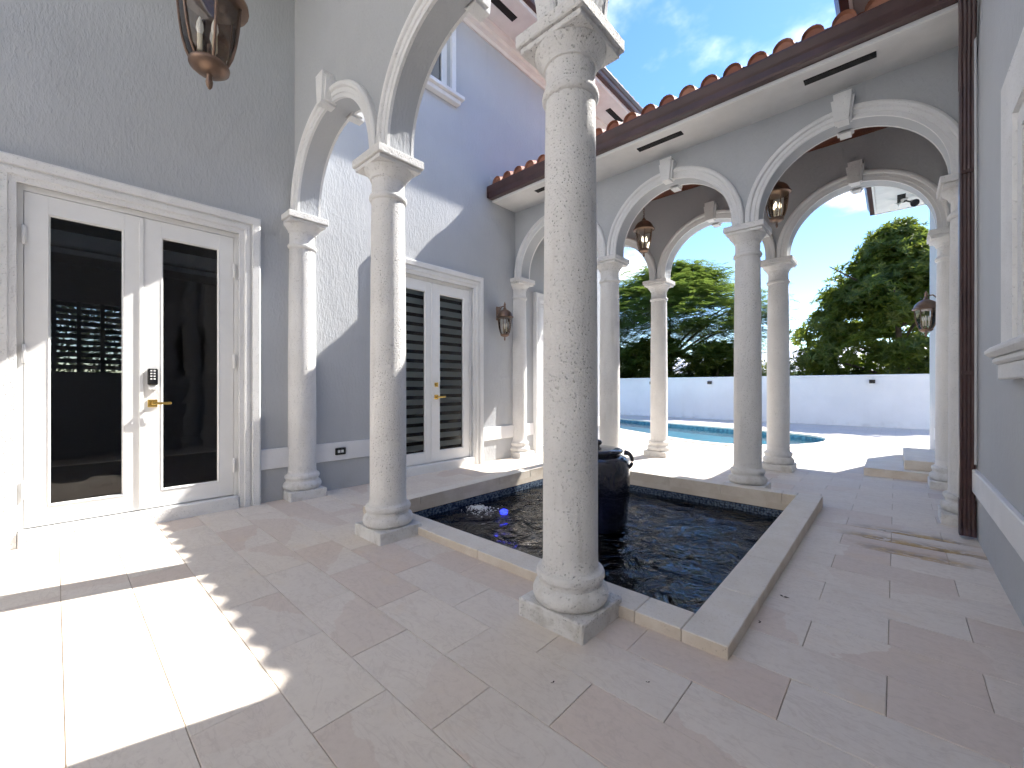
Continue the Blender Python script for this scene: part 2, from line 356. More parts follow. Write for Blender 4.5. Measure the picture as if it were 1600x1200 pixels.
# ================================================================= mesh helpers
def wloc(o):
    v = Vector((0, 0, 0))
    while o is not None: v += o.location; o = o.parent
    return v
class MB:
    def __init__(s): s.v = []; s.f = []
    def add(s, vs, fs):
        n = len(s.v); s.v += [tuple(v) for v in vs]; s.f += [tuple(i + n for i in f) for f in fs]; return s
    def box(s, x0, x1, y0, y1, z0, z1, c=0.):
        if c <= 0:
            return s.add([(x0, y0, z0), (x1, y0, z0), (x1, y1, z0), (x0, y1, z0), (x0, y0, z1), (x1, y0, z1), (x1, y1, z1), (x0, y1, z1)],
                         [(3, 2, 1, 0), (4, 5, 6, 7), (0, 1, 5, 4), (1, 2, 6, 5), (2, 3, 7, 6), (3, 0, 4, 7)])
        X = ((x0, x0 + c), (x1, x1 - c)); Y = ((y0, y0 + c), (y1, y1 - c)); Z = ((z0, z0 + c), (z1, z1 - c))
        vs = []; idx = {}
        for i in (0, 1):
            for j in (0, 1):
                for k in (0, 1):
                    for a in range(3):
                        idx[i, j, k, a] = len(vs)
                        vs.append((X[i][0 if a == 0 else 1], Y[j][0 if a == 1 else 1], Z[k][0 if a == 2 else 1]))
        fs = []
        def face(l, outward):
            p = [Vector(vs[q]) for q in l]
            n = (p[1] - p[0]).cross(p[2] - p[0])
            fs.append(tuple(l) if n.dot(Vector(outward)) > 0 else tuple(reversed(l)))
        sg = (-1, 1)
        for i in (0, 1):
            face([idx[i, 0, 0, 0], idx[i, 1, 0, 0], idx[i, 1, 1, 0], idx[i, 0, 1, 0]], (sg[i], 0, 0))
            face([idx[0, i, 0, 1], idx[1, i, 0, 1], idx[1, i, 1, 1], idx[0, i, 1, 1]], (0, sg[i], 0))
            face([idx[0, 0, i, 2], idx[1, 0, i, 2], idx[1, 1, i, 2], idx[0, 1, i, 2]], (0, 0, sg[i]))
            for j in (0, 1):
                face([idx[i, j, 0, 0], idx[i, j, 1, 0], idx[i, j, 1, 1], idx[i, j, 0, 1]], (sg[i], sg[j], 0))
                face([idx[i, 0, j, 0], idx[i, 1, j, 0], idx[i, 1, j, 2], idx[i, 0, j, 2]], (sg[i], 0, sg[j]))
                face([idx[0, i, j, 1], idx[1, i, j, 1], idx[1, i, j, 2], idx[0, i, j, 2]], (0, sg[i], sg[j]))
                for k in (0, 1): face([idx[i, j, k, 0], idx[i, j, k, 1], idx[i, j, k, 2]], (sg[i], sg[j], sg[k]))
        return s.add(vs, fs)
    def quad(s, a, b, c, d): return s.add([a, b, c, d], [(0, 1, 2, 3)])
    def lathe(s, prof, n=32, cx=0, cy=0, cap=True):
        vs = []; fs = []
        for r, z in prof:
            for i in range(n):
                a = 2 * math.pi * i / n; vs.append((cx + r * math.cos(a), cy + r * math.sin(a), z))
        for k in range(len(prof) - 1):
            for i in range(n):
                j = (i + 1) % n; fs.append((k * n + i, k * n + j, (k + 1) * n + j, (k + 1) * n + i))
        if cap:
            fs.append(tuple(range(n - 1, -1, -1))); q = (len(prof) - 1) * n; fs.append(tuple(range(q, q + n)))
        return s.add(vs, fs)
    def tube(s, pts, r, n=8):
        pts = [Vector(p) for p in pts]; rs = r if isinstance(r, (list, tuple)) else [r] * len(pts)
        vs = []; fs = []; up = Vector((0, 0, 1))
        for i, p in enumerate(pts):
            d = (pts[min(i + 1, len(pts) - 1)] - pts[max(i - 1, 0)]).normalized()
            u = d.cross(up)
            if u.length < 1e-3: u = d.cross(Vector((1, 0, 0)))
            u.normalize(); w = u.cross(d)
            for k in range(n):
                a = 2 * math.pi * k / n; vs.append(p + (u * math.cos(a) + w * math.sin(a)) * rs[i])
        for i in range(len(pts) - 1):
            for k in range(n):
                j = (k + 1) % n; fs.append((i * n + k, i * n + j, (i + 1) * n + j, (i + 1) * n + k))
        fs.append(tuple(range(n - 1, -1, -1))); q = (len(pts) - 1) * n; fs.append(tuple(range(q, q + n)))
        return s.add(vs, fs)
    def sweep(s, prof, path, closed_prof=True):
        """path: list of frames (origin, ax, ay); prof: (a, b) -> origin + a*ax + b*ay"""
        n = len(prof); vs = []; fs = []
        for o, ax, ay in path:
            for a, b in prof: vs.append(Vector(o) + Vector(ax) * a + Vector(ay) * b)
        m = n if closed_prof else n - 1
        for i in range(len(path) - 1):
            for k in range(m):
                j = (k + 1) % n; fs.append((i * n + k, i * n + j, (i + 1) * n + j, (i + 1) * n + k))
        if closed_prof:
            fs.append(tuple(range(n - 1, -1, -1))); q = (len(path) - 1) * n; fs.append(tuple(range(q, q + n)))
        return s.add(vs, fs)
    def mesh(s, name, smooth=None, off=(0, 0, 0)):
        me = bpy.data.meshes.new(name); o = Vector(off)
        me.from_pydata([tuple(Vector(v) - o) for v in s.v], [], s.f)
        bm = bmesh.new(); bm.from_mesh(me); bmesh.ops.recalc_face_normals(bm, faces=bm.faces); bm.to_mesh(me); bm.free()
        if smooth is not None:
            me.polygons.foreach_set('use_smooth', [True] * len(me.polygons)); me.set_sharp_from_angle(angle=R(smooth))
        return me
    def build(s, name, mat, parent=None, smooth=None, **tags):
        off = wloc(parent)
        me = s.mesh(name, smooth, off); me.materials.append(MATS[mat])
        o = bpy.data.objects.new(name, me); COL.objects.link(o); o.parent = parent
        for k, v in tags.items(): o[k] = v
        return o
def empty(name, loc=(0, 0, 0), parent=None, **tags):
    if 'category' in tags: tags['kind'] = 'thing'
    o = bpy.data.objects.new(name, None); COL.objects.link(o); o.empty_display_size = .1
    o.location = Vector(loc) - wloc(parent) if parent else loc
    o.parent = parent
    for k, v in tags.items(): o[k] = v
    return o
def copy_tree(o, parent=None):
    c = o.copy(); COL.objects.link(c); c.parent = parent
    for ch in list(o.children): copy_tree(ch, c)
    return c
def inst(name, me, loc, parent=None, rot=None):
    o = bpy.data.objects.new(name, me); COL.objects.link(o); o.parent = parent
    o.location = Vector(loc) - wloc(parent)
    if rot: o.rotation_euler = rot
    return o

# wall in the plane x = const (axis 'x', coordinates y,z) with rectangular holes, given thickness
def wall_x(mb, xf, xb, y0, y1, z0, z1, holes=()):
    ys = sorted({y0, y1, *[h[0] for h in holes], *[h[1] for h in holes]}); zs = sorted({z0, z1, *[h[2] for h in holes], *[h[3] for h in holes]})
    def solid(a, b):
        return not any(h[0] <= a <= h[1] and h[2] <= b <= h[3] for h in holes)
    for i in range(len(ys) - 1):
        for k in range(len(zs) - 1):
            if solid((ys[i] + ys[i + 1]) / 2, (zs[k] + zs[k + 1]) / 2):
                for x in (xf, xb): mb.quad((x, ys[i], zs[k]), (x, ys[i + 1], zs[k]), (x, ys[i + 1], zs[k + 1]), (x, ys[i], zs[k + 1]))
    for h in holes:
        a, b, c, d = h
        mb.quad((xf, a, c), (xb, a, c), (xb, a, d), (xf, a, d)); mb.quad((xf, b, c), (xb, b, c), (xb, b, d), (xf, b, d))
        mb.quad((xf, a, d), (xb, a, d), (xb, b, d), (xf, b, d)); mb.quad((xf, a, c), (xb, a, c), (xb, b, c), (xf, b, c))
    for y in (y0, y1): mb.quad((xf, y, z0), (xb, y, z0), (xb, y, z1), (xf, y, z1))
    mb.quad((xf, y0, z1), (xb, y0, z1), (xb, y1, z1), (xf, y1, z1))

# ================================================================= setting dimensions
XL, XR = -4.83, 0.472              # courtyard faces of the two houses
COLX = [-4.82, -3.055, -1.268, .49]
YA, YB, YC = 1.84, 5.43, 7.14      # column centres of the three arcades
Y0, PITCH, TL = .024, .289, .586   # paving rows
BX0, BX1, BY0, BY1 = -3.76, -.54, 1.99, 5.215   # basin, outside of coping
IX0, IX1, IY0, IY1 = -3.61, -.745, 2.18, 5.075 # basin, inside of coping

# ----------------------------------------------------------------- ground, deck, floor
def sheet(name, rects, z, mat, **t):
    mb = MB()
    for x0, x1, y0, y1 in rects: mb.quad((x0, y0, z), (x1, y0, z), (x1, y1, z), (x0, y1, z))
    return mb.build(name, mat, None, **t)
sheet('ground', [(-900, 900, 16.9, 1600), (-900, 900, -900, -14), (-900, -13, -14, 16.9), (8, 900, -14, 16.9)], -.05, 'lawn', kind='structure')
sheet('side_yard', [(-13, -9.1, -14, 16.9)], -.04, 'lawn', kind='structure')
sheet('driveway', [(-9.1, 8, -14, -3.6)], -.02, 'concrete', kind='structure')
floor = sheet('courtyard_floor', [(-5.2, .9, -3.6, BY0 + .05), (.9, 8, -3.6, 1.4), (-5.2, BX0 + .05, BY0 + .05, BY1 - .05), (BX1 - .05, .9, BY0 + .05, BY1 - .05), (-5.2, .9, BY1 - .05, 7.5)], -.006, 'grout', kind='structure')
tile_meshes = {}
def tile_mesh(L, W):
    key = (round(L, 3), round(W, 3))
    if key not in tile_meshes:
        g = .0012; c = .0018; x, y = L / 2 - g, W / 2 - g
        mb = MB(); vs = []
        for dx, z in ((0, -.02), (0, -c), (c, 0)):
            vs += [(-x + dx, -y + dx, z), (x - dx, -y + dx, z), (x - dx, y - dx, z), (-x + dx, y - dx, z)]
        fs = [(8, 9, 10, 11)]
        for k in (0, 4):
            for i in range(4): fs.append((k + i, k + (i + 1) % 4, k + 4 + (i + 1) % 4, k + 4 + i))
        mb.add(vs, fs); me = mb.mesh('paving_tile'); me.materials.append(MATS['paving']); tile_meshes[key] = me
    return tile_meshes[key]
back = MB()
for k in range(-13, 26):
    y0 = Y0 + PITCH * k; y1 = y0 + PITCH
    if k == 25: y1 = 7.5
    ph = -.318 if k % 2 == 0 else -.026
    xs = [ph + TL * i for i in range(-10, 4)]
    segs = [(XL - .06, XR + .1)]
    if y1 > BY0 + .12 and y0 < BY1 - .12: segs = [(XL - .06, BX0 + .04), (BX1 - .04, XR + .1)]
    for a, b in segs:
        for x in xs:
            xa, xb = max(x, a), min(x + TL, b)
            if xb - xa < .03: continue
            if k < -2:
                back.box(xa + .003, xb - .003, y0 + .003, y1 - .003, -.02, 0)
                continue
            o = inst('paving_tile', tile_mesh(xb - xa, y1 - y0), ((xa + xb) / 2, (y0 + y1) / 2, random.uniform(-.0012, .0008)), floor)
back.build('paving_tiles', 'paving', floor, kind='stuff')

# pool and deck
POOL = [(-9.2, 13.2), (-7.6, 12.0), (-6.2, 11.1), (-5.0, 10.42), (-3.8, 9.8), (-2.8, 9.52), (-1.95, 9.85), (-1.38, 10.6), (-1.14, 11.5), (-1.3, 12.3), (-1.95, 12.8), (-3.6, 13.2), (-5.6, 13.75), (-7.4, 14.3), (-8.8, 14.7), (-9.8, 14.4)]
def smooth_poly(P, n=6):
    out = []; N = len(P)
    for i in range(N):
        p0, p1, p2, p3 = (Vector((*P[(i + d) % N], 0)) for d in (-1, 0, 1, 2))
        for k in range(n):
            t = k / n
            out.append(.5 * ((2 * p1) + (-p0 + p2) * t + (2 * p0 - 5 * p1 + 4 * p2 - p3) * t * t + (-p0 + 3 * p1 - 3 * p2 + p3) * t ** 3))
    return out
PP = smooth_poly(POOL)
def filled(outer, inner, z, name):
    bm = bmesh.new(); eds = []
    for loop in (outer, inner):
        vs = [bm.verts.new((p[0], p[1], z)) for p in loop]
        for i in range(len(vs)): eds.append(bm.edges.new((vs[i], vs[(i + 1) % len(vs)])))
    bmesh.ops.triangle_fill(bm, use_beauty=True, use_dissolve=False, edges=eds)
    bmesh.ops.recalc_face_normals(bm, faces=bm.faces)
    me = bpy.data.meshes.new(name); bm.to_mesh(me); bm.free()
    if me.polygons and me.polygons[0].normal.z < 0: me.flip_normals()
    return me
me = filled([(-13, 7.5), (8, 7.5), (8, 16.9), (-13, 16.9)], PP, -.004, 'pool_deck'); me.materials.append(MATS['deck_paving'])
deck = bpy.data.objects.new('pool_deck', me); COL.objects.link(deck); deck['kind'] = 'structure'
pool = empty('swimming_pool', (-5, 12, -1.3), label='freeform swimming pool of turquoise water sunk in the pale deck', category='pool')
mb = MB(); n = len(PP)
for i in range(n):
    a, b = PP[i], PP[(i + 1) % n]
    mb.quad((a.x, a.y, -1.3), (b.x, b.y, -1.3), (b.x, b.y, -.26), (a.x, a.y, -.26))
mb.add([(p.x, p.y, -1.3) for p in PP], [tuple(range(n))])
mb.build('shell', 'pool_plaster', pool, smooth=30)
mb = MB()
for i in range(n):
    a, b = PP[i], PP[(i + 1) % n]; mb.quad((a.x, a.y, -.26), (b.x, b.y, -.26), (b.x, b.y, -.01), (a.x, a.y, -.01))
mb.build('waterline_tile', 'pool_tile', pool, smooth=30)
cen = Vector((-5, 12, 0)); mb = MB()
for i in range(n):
    a, b = PP[i], PP[(i + 1) % n]
    na, nb = [(Vector((q.y - p_.y, p_.x - q.x, 0))).normalized() for p_, q in ((PP[i - 1], PP[(i + 1) % n]), (PP[i], PP[(i + 2) % n]))]
    a2, b2 = a + na * .3, b + nb * .3; a1, b1 = a - na * .02, b - nb * .02
    mb.quad((a1.x, a1.y, .012), (b1.x, b1.y, .012), (b2.x, b2.y, .012), (a2.x, a2.y, .012))
    mb.quad((a1.x, a1.y, -.03), (b1.x, b1.y, -.03), (b1.x, b1.y, .012), (a1.x, a1.y, .012))
    mb.quad((a2.x, a2.y, -.01), (b2.x, b2.y, -.01), (b2.x, b2.y, .012), (a2.x, a2.y, .012))
mb.build('pool_edge', 'deck_paving', pool)
mb = MB(); mb.add([(p.x, p.y, -.10) for p in PP], [tuple(range(n))]); mb.build('pool_water', 'pool_water', None, kind='structure')

# ----------------------------------------------------------------- doors (parts of a house)
def frame_moulding(mb, x, y0, y1, z0, z1, w, prof, sill=False):
    """moulded surround on plane x (facing +x or -x by sign of prof depth): profile (outward offset from opening, depth)"""
    def ring(o):
        return [(y0 - o, z0 if not sill else z0 - o), (y0 - o, z1 + o), (y1 + o, z1 + o), (y1 + o, z0 if not sill else z0 - o)]
    n = 4
    for (o1, d1), (o2, d2) in zip(prof, prof[1:]):
        A, B = ring(o1), ring(o2)
        for i in range(3):
            mb.quad((x + d1, *A[i]), (x + d1, *A[i + 1]), (x + d2, *B[i + 1]), (x + d2, *B[i]))
        # foot caps
    for k in (0, 3):
        pts = [(x + d, ring(o)[k][0], ring(o)[k][1]) for o, d in prof]
        pts += [(x, pts[-1][1], pts[-1][2]), (x, pts[0][1], pts[0][2])]
        mb.add(pts, [tuple(range(len(pts)))])
TRIM = [(.0, .0), (.0, .028), (.04, .034), (.045, .046), (.085, .05), (.09, .04), (.105, .04), (.11, .062), (.165, .07), (.18, .06), (.185, .0)]
def door(house, y0, y1, ztop, blinds=None, swing=1, hinge_side=True, label=None, keypad=False, threshold=True):
    d = empty('door', (XL, (y0 + y1) / 2, 0), house)
    if label: d['label'] = label
    mb = MB(); frame_moulding(mb, XL, y0 - .035, y1 + .035, 0, ztop + .045, .19, TRIM); mb.build('surround', 'trim_stone', d, smooth=25)
    x = XL - .03       # leaf face
    mb = MB()
    mb.box(x - .09, x + .004, y0 - .04, y0 - .003, .115, ztop + .05); mb.box(x - .09, x + .004, y1 + .003, y1 + .04, .115, ztop + .05)
    mb.box(x - .09, x + .0045, y0 - .003, y1 + .003, ztop + .004, ztop + .05); mb.build('frame', 'white_paint', d)
    mb = MB(); mb.box(XL - .22, XL + .045, y0 - .03, y1 + .03, -.01, .118, .006); mb.build('threshold', 'trim_stone', d)
    ym = (y0 + y1) / 2
    st = .123
    for i, (a, b) in enumerate(((y0, ym - .002), (ym + .002, y1))):
        mb = MB(); zb, zt = .128, ztop
        ga, gb, gz0, gz1 = a + st, b - st, .275, ztop - .14
        mb.box(x - .05, x, a, ga, zb, zt, .002); mb.box(x - .05, x, gb, b, zb, zt, .002)
        mb.box(x - .05, x - .0015, ga, gb, zb, gz0); mb.box(x - .05, x - .0015, ga, gb, gz1, zt)
        lf = mb.build('door_leaf', 'white_paint', d)
        mb = MB()   # glazing bead, bevelled into the stiles
        for (p, q) in (((ga, gz0), (gb, gz0)), ((gb, gz0), (gb, gz1)), ((gb, gz1), (ga, gz1)), ((ga, gz1), (ga, gz0))):
            c0 = ((ga + gb) / 2, (gz0 + gz1) / 2)
            def ins(pt, k): return (pt[0] + (k if pt[0] < c0[0] else -k), pt[1] + (k if pt[1] < c0[1] else -k))
            pi, qi = ins(p, .012), ins(q, .012)
            mb.quad((x + .004, *p), (x + .004, *q), (x - .016, *qi), (x - .016, *pi))
            po, qo = ins(p, -.006), ins(q, -.006)
            mb.quad((x - .003, *po), (x - .003, *qo), (x + .004, *q), (x + .004, *p))
        mb.build('glazing_bead', 'white_paint', d)
        mb = MB(); mb.quad((x - .02, ga - .01, gz0 - .01), (x - .02, gb + .01, gz0 - .01), (x - .02, gb + .01, gz1 + .01), (x - .02, ga - .01, gz1 + .01))
        mb.build('glass_pane', 'blind_glass' if blinds else 'door_glass', d)
        if blinds == 'zebra':
            mb = MB(); mb.box(x - .075, x - .072, ga - .02, gb + .02, gz0 - .02, gz1 + .02); mb.build('blind_sheet', 'blind_dark', d)
            z = gz0 + .03 + (.02 if i else 0)
            while z < gz1:
                mb = MB(); mb.box(x - .066, x - .062, ga - .015, gb + .015, z, min(z + .078, gz1 + .01)); mb.build('blind_band', 'blind_pale', d)
                z += .128
        else:
            mb = MB(); mb.box(x - .13, x - .075, ga - .03, gb + .03, gz1 - .20, gz1 - .085, .006); mb.build('blind_cassette', 'blind_rail', d)
            mb = MB(); mb.box(x - .115, x - .09, ga - .03, gb + .03, gz1 - .262, gz1 - .222, .004); mb.build('blind_rail', 'blind_rail', d)
        for z in (.42, 1.45, 2.35):
            yy = a - .002 if i == 0 else b + .002
            mb = MB(); mb.lathe([(.010, z - .07), (.013, z - .066), (.013, z + .066), (.010, z + .07)], 10, x + .014, yy)
            mb.box(x + .0045, x + .007, yy - .02, yy + .02, z - .06, z + .06); mb.build('hinge', 'hinge_paint', d, smooth=40)
    mb = MB(); mb.box(x, x + .012, ym - .028, ym + .002, .14, ztop - .01, .003); mb.build('astragal_strip', 'white_paint', d)
    hy = ym + .062
    mb = MB(); mb.box(x, x + .012, hy - .033, hy + .033, 1.02, 1.086, .003); mb.lathe([(.011, 0), (.011, .05)], 12)
    vs = mb.v[-24:]; mb.v[-24:] = [(x + .01 + v[2], hy + v[0], 1.053 + v[1]) for v in vs]
    mb.box(x + .048, x + .064, hy - .012, hy + .125, 1.043, 1.064, .004); mb.build('handle', 'brass', d, smooth=35)
    if keypad:
        mb = MB(); mb.box(x, x + .03, hy - .035, hy + .035, 1.215, 1.36, .008); kp = mb.build('keypad', 'keypad_black', d)
        for r in range(4):
            for q in range(3):
                pass
        mb = MB()
        for r in range(4):
            for q in range(2): mb.box(x + .03, x + .0315, hy - .018 + q * .022, hy - .004 + q * .022, 1.335 - r * .024, 1.347 - r * .024)
        mb.build('keypad_keys', 'hinge_paint', d)
        mb = MB(); mb.box(x, x + .022, hy - .028, hy + .028, 1.17, 1.212, .006); mb.build('lock_cylinder', 'hinge_paint', d)
    else:
        mb = MB(); mb.box(x, x + .014, hy - .03, hy + .03, 1.20, 1.26, .004); mb.lathe([(.018, 0), (.016, .02)], 14)
        vs = mb.v[-28:]; mb.v[-28:] = [(x + .012 + v[2], hy + v[0], 1.23 + v[1]) for v in vs]
        mb.build('deadbolt', 'brass', d, smooth=35)
    return d

# ----------------------------------------------------------------- left house
lh = empty('house_wing', (-6.5, 3, 0), label='grey stucco house wing with three white glazed double doors, along the left', category='house')
D1 = (-.155, 1.205, 2.68); D2 = (2.935, 4.335, 2.68); D3 = (6.06, 7.0, 2.68)
WIN = (3.02, 3.93, 5.48, 6.5)
mb = MB()
holes = [(d[0] - .038, d[1] + .038, 0., d[2] + .048) for d in (D1, D2, D3)] + [WIN]
wall_x(mb, XL, XL - .24, -3.6, 9.0, -.05, 6.95, holes)
mb.quad((XL, 9.0, -.05), (-9.1, 9.0, -.05), (-9.1, 9.0, 6.95), (XL, 9.0, 6.95)); mb.quad((XL, -3.6, -.05), (-9.1, -3.6, -.05), (-9.1, -3.6, 6.95), (XL, -3.6, 6.95))
mb.build('wall', 'stucco', lh)
mb = MB(); wall_x(mb, -8.96, -9.1, -3.6, 9.0, -.05, 6.95, [(-.55, 1.05, 1.42, 2.45)]); mb.build('back_wall', 'stucco', lh)
mb = MB()
mb.quad((-8.9, -2, .05), (XL - .24, -2, .05), (XL - .24, 8.9, .05), (-8.9, 8.9, .05)); mb.build('room_floor', 'interior_floor', lh)
mb = MB()
mb.quad((-8.9, -3.5, 3.0), (XL - .24, -3.5, 3.0), (XL - .24, 8.9, 3.0), (-8.9, 8.9, 3.0)); mb.quad((-8.9, -2, 0), (XL - .24, -2, 0), (XL - .24, -2, 3), (-8.9, -2, 3))
mb.quad((-8.9, 2.6, 0), (XL - .24, 2.6, 0), (XL - .24, 2.6, 3), (-8.9, 2.6, 3)); mb.build('room_partition', 'interior_paint', lh)
mb = MB(); wall_x(mb, -8.93, -8.95, -3.5, 8.9, 0, 3, [(-.55, 1.05, 1.42, 2.45)]); mb.build('room_lining', 'interior_paint', lh)
sh = empty('window', (-8.95, .25, 1.9), lh)
for k in range(11):
    z = 1.46 + k * .092
    mb = MB(); mb.box(-8.99, -8.93, -.55, 1.05, z, z + .062); mb.build('shutter_slat', 'shutter', sh)
for y in (-.55, -.03, .22, .47, 1.0):
    mb = MB(); mb.box(-8.92, -8.88, y, y + .05, 1.42, 2.45); mb.build('shutter_stile', 'shutter', sh)
door(lh, *D1, keypad=True, label='double door with keypad lock beside the sunlit paving')
door(lh, *D2, blinds='zebra', label='double door with banded blinds facing the basin')
door(lh, *D3, label='door inside the covered walkway')
# dado band, butted between the door surrounds
def band(house, x, sgn, spans, z0, z1):
    for a, b in spans:
        mb = MB(); xs = sorted((x, x + sgn * .028)); mb.box(xs[0] - (.01 if sgn > 0 else 0), xs[1] + (.01 if sgn < 0 else 0), a, b, z0, z1, .006); mb.build('dado_band', 'trim_smooth', house)
band(lh, XL, 1, [(-3.6, -.38), (1.428, 2.712), (4.558, 5.83), (7.23, 8.98)], .34, .55)
# upper window
w = empty('window', (XL, 3.5, 5.5), lh)
mb = MB(); frame_moulding(mb, XL, WIN[0], WIN[1], WIN[2], WIN[3], .08, [(0, 0), (0, .045), (.075, .045), (.08, .0)]); mb.build('surround', 'trim_stone', w)
mb = MB(); mb.box(XL - .02, XL + .14, WIN[0] - .14, WIN[1] + .17, WIN[2] - .055, WIN[2] - .003, .006); mb.box(XL - .02, XL + .09, WIN[0] - .10, WIN[1] + .13, WIN[2] - .12, WIN[2] - .056, .006); mb.build('sill', 'trim_stone', w)
mb = MB()
for a, b, c, d_ in ((WIN[0], WIN[0] + .07, WIN[2], WIN[3]), (WIN[1] - .09, WIN[1], WIN[2], WIN[3]), (WIN[0] + .07, WIN[1] - .09, WIN[2], WIN[2] + .06), (WIN[0] + .07, WIN[1] - .09, WIN[3] - .06, WIN[3])): mb.box(XL - .14, XL - .08, a, b, c, d_)
mb.build('frame', 'white_paint', w)
mb = MB(); mb.quad((XL - .11, WIN[0], WIN[2]), (XL - .11, WIN[1], WIN[2]), (XL - .11, WIN[1], WIN[3]), (XL - .11, WIN[0], WIN[3])); mb.build('glass_pane', 'window_glass', w)
mb = MB(); mb.box(XL - 1.2, XL - .30, WIN[0] - .4, WIN[1] + .4, WIN[2] - .5, WIN[3] + .3); mb.build('room_lining', 'interior_paint', w)
# upper eave: moulding, soffit, vents, fascia, gutter, roof
rf = empty('roof', (XL, 5, 6.9), lh)
EY0, EY1 = 1.2, 9.6
mb = MB(); prof = [(0, 6.72), (.03, 6.72), (.035, 6.78), (.09, 6.80), (.10, 6.86), (.16, 6.88), (.165, 6.918), (0, 6.918)]
mb.sweep([(a, b) for a, b in prof], [((XL, y, 0), (1, 0, 0), (0, 0, 1)) for y in (EY0, 9.0)]); mb.build('crown_moulding', 'soffit_paint', rf)
mb = MB(); mb.box(XL - .1, XL + .70, EY0, EY1, 6.92, 6.95); mb.build('soffit', 'soffit_paint', rf)
mb = MB(); mb.box(XL + .701, XL + .73, EY0, EY1, 6.90, 7.12); mb.build('fascia', 'white_paint', rf)
GUT = [(0, 0), (.075, 0), (.085, .02), (.085, .075), (.10, .095), (.125, .15), (.125, .17), (.118, .17), (.118, .155), (.09, .10), (.078, .08), (.076, .012), (.01, .012), (.01, .17), (0, .17)]
mb = MB(); mb.sweep(GUT, [((XL + .731, y, 6.96), (1, 0, 0), (0, 0, 1)) for y in (EY0, EY1)]); mb.build('gutter', 'brown_metal', rf)
for y in (2.0, 4.28, 5.9, 7.7):
    mb = MB(); mb.box(XL + .40, XL + .51, y, y + .56, 6.912, 6.9195); mb.build('soffit_vent', 'black_vent', rf)
def tile_profile(w=.23):
    pts = []
    for i in range(9):
        a = math.pi * (1 - i / 8); pts.append((.090 * math.cos(a), .016 + .093 * math.sin(a)))
    return [(-w / 2, .018)] + pts + [(w / 2, .018)]
def roof_field(name, parent, eave, ridge_dir, run_len, along0, along1, pitch=.23, slope=R(20), axis='x', phase=0., rows=None):
    """joined barrel tile field; eave line along axis"""
    mb = MB(); pr = tile_profile(pitch); n = int((along1 - along0) / pitch)
    ca, sa = math.cos(slope), math.sin(slope); L = .36
    rows = rows or int(run_len / L)
    for r in range(rows):
        for k in range(n + 1):
            a = along0 + phase + k * pitch
            if a > along1: break
            pts = []
            for t, lift in ((r * L - .02, .022), ((r + 1) * L, 0.)):
                for u, h in pr:
                    d = t * ca - (h + lift) * sa * 0; zz_ = t * sa + (h + lift)
                    if axis == 'x': pts.append((a + u, eave[0] + ridge_dir * d, eave[1] + zz_))
                    else: pts.append((eave[0] + ridge_dir * d, a + u, eave[1] + zz_))
            m = len(pr); mb.add(pts, [(i, i + 1, m + i + 1, m + i) for i in range(m - 1)] + [tuple(range(1, m - 1))])
    return mb.build(name, 'terracotta', parent, smooth=50, kind='stuff')
roof_field('roof_tiles', rf, (XL + .80, 7.08), -1, 4.2, EY0, EY1, axis='y')
mb = MB(); mb.quad((XL + .74, EY0, 7.06), (XL + .74, EY1, 7.06), (-9.3, EY1, 8.7), (-9.3, EY0, 8.7)); mb.quad((XL, -3.6, 6.95), (XL, 9, 6.95), (-9.1, 9, 6.95), (-9.1, -3.6, 6.95)); mb.build('roof_deck', 'brown_metal', rf)

# ----------------------------------------------------------------- right house
rh = empty('house_wing', (3, 3, 0), label='pale stucco house wing with a sill-framed window at the right edge', category='house')
RW = (1.5, 3.14, 1.43, 2.46)
mb = MB(); wall_x(mb, XR, XR + .24, -3.2, 11.2, -.05, 4.9, [RW])
mb.quad((XR, 11.2, -.05), (6, 11.2, -.05), (6, 11.2, 4.9), (XR, 11.2, 4.9)); mb.quad((XR, -3.2, -.05), (6, -3.2, -.05), (6, -3.2, 4.9), (XR, -3.2, 4.9)); mb.quad((6, -3.2, -.05), (6, 11.2, -.05), (6, 11.2, 4.9), (6, -3.2, 4.9))
mb.build('wall', 'stucco', rh)
band(rh, XR, -1, [(2.05, 5.235), (7.36, 9.4)], .37, .55)
w = empty('window', (XR, 2.6, 1.4), rh)
mb = MB(); frame_moulding(mb, XR, RW[0], RW[1], RW[2] - .003, RW[3], .2, [(0, 0), (0, -.026), (.07, -.030), (.076, -.02), (.11, -.02), (.118, -.04), (.36, -.048), (.378, -.04), (.385, 0)]); mb.build('surround', 'trim_stone', w, smooth=25)
mb = MB(); mb.box(XR - .095, XR + .02, RW[0] - .50, RW[1] + .52, RW[2] - .065, RW[2] - .005, .022); mb.box(XR - .07, XR + .02, RW[0] - .44, RW[1] + .46, RW[2] - .105, RW[2] - .066, .012); mb.box(XR - .055, XR + .02, RW[0] - .40, RW[1] + .40, RW[2] - .19, RW[2] - .106, .006); mb.build('sill', 'trim_stone', w)
mb = MB()
for a, b, c, d_ in ((RW[0], RW[0] + .07, RW[2], RW[3]), (RW[1] - .07, RW[1], RW[2], RW[3]), (RW[0] + .07, RW[1] - .07, RW[2], RW[2] + .06), (RW[0] + .07, RW[1] - .07, RW[3] - .06, RW[3])): mb.box(XR + .08, XR + .14, a, b, c, d_)
mb.build('frame', 'white_paint', w)
mb = MB(); mb.quad((XR + .11, RW[0], RW[2]), (XR + .11, RW[1], RW[2]), (XR + .11, RW[1], RW[3]), (XR + .11, RW[0], RW[3])); mb.build('glass_pane', 'window_glass', w)
mb = MB(); mb.box(XR + .26, XR + 2.5, RW[0] - .5, RW[1] + .5, .2, 3.3); mb.build('room_lining', 'interior_paint', w)
rr = empty('roof', (XR, 5, 4.9), rh)
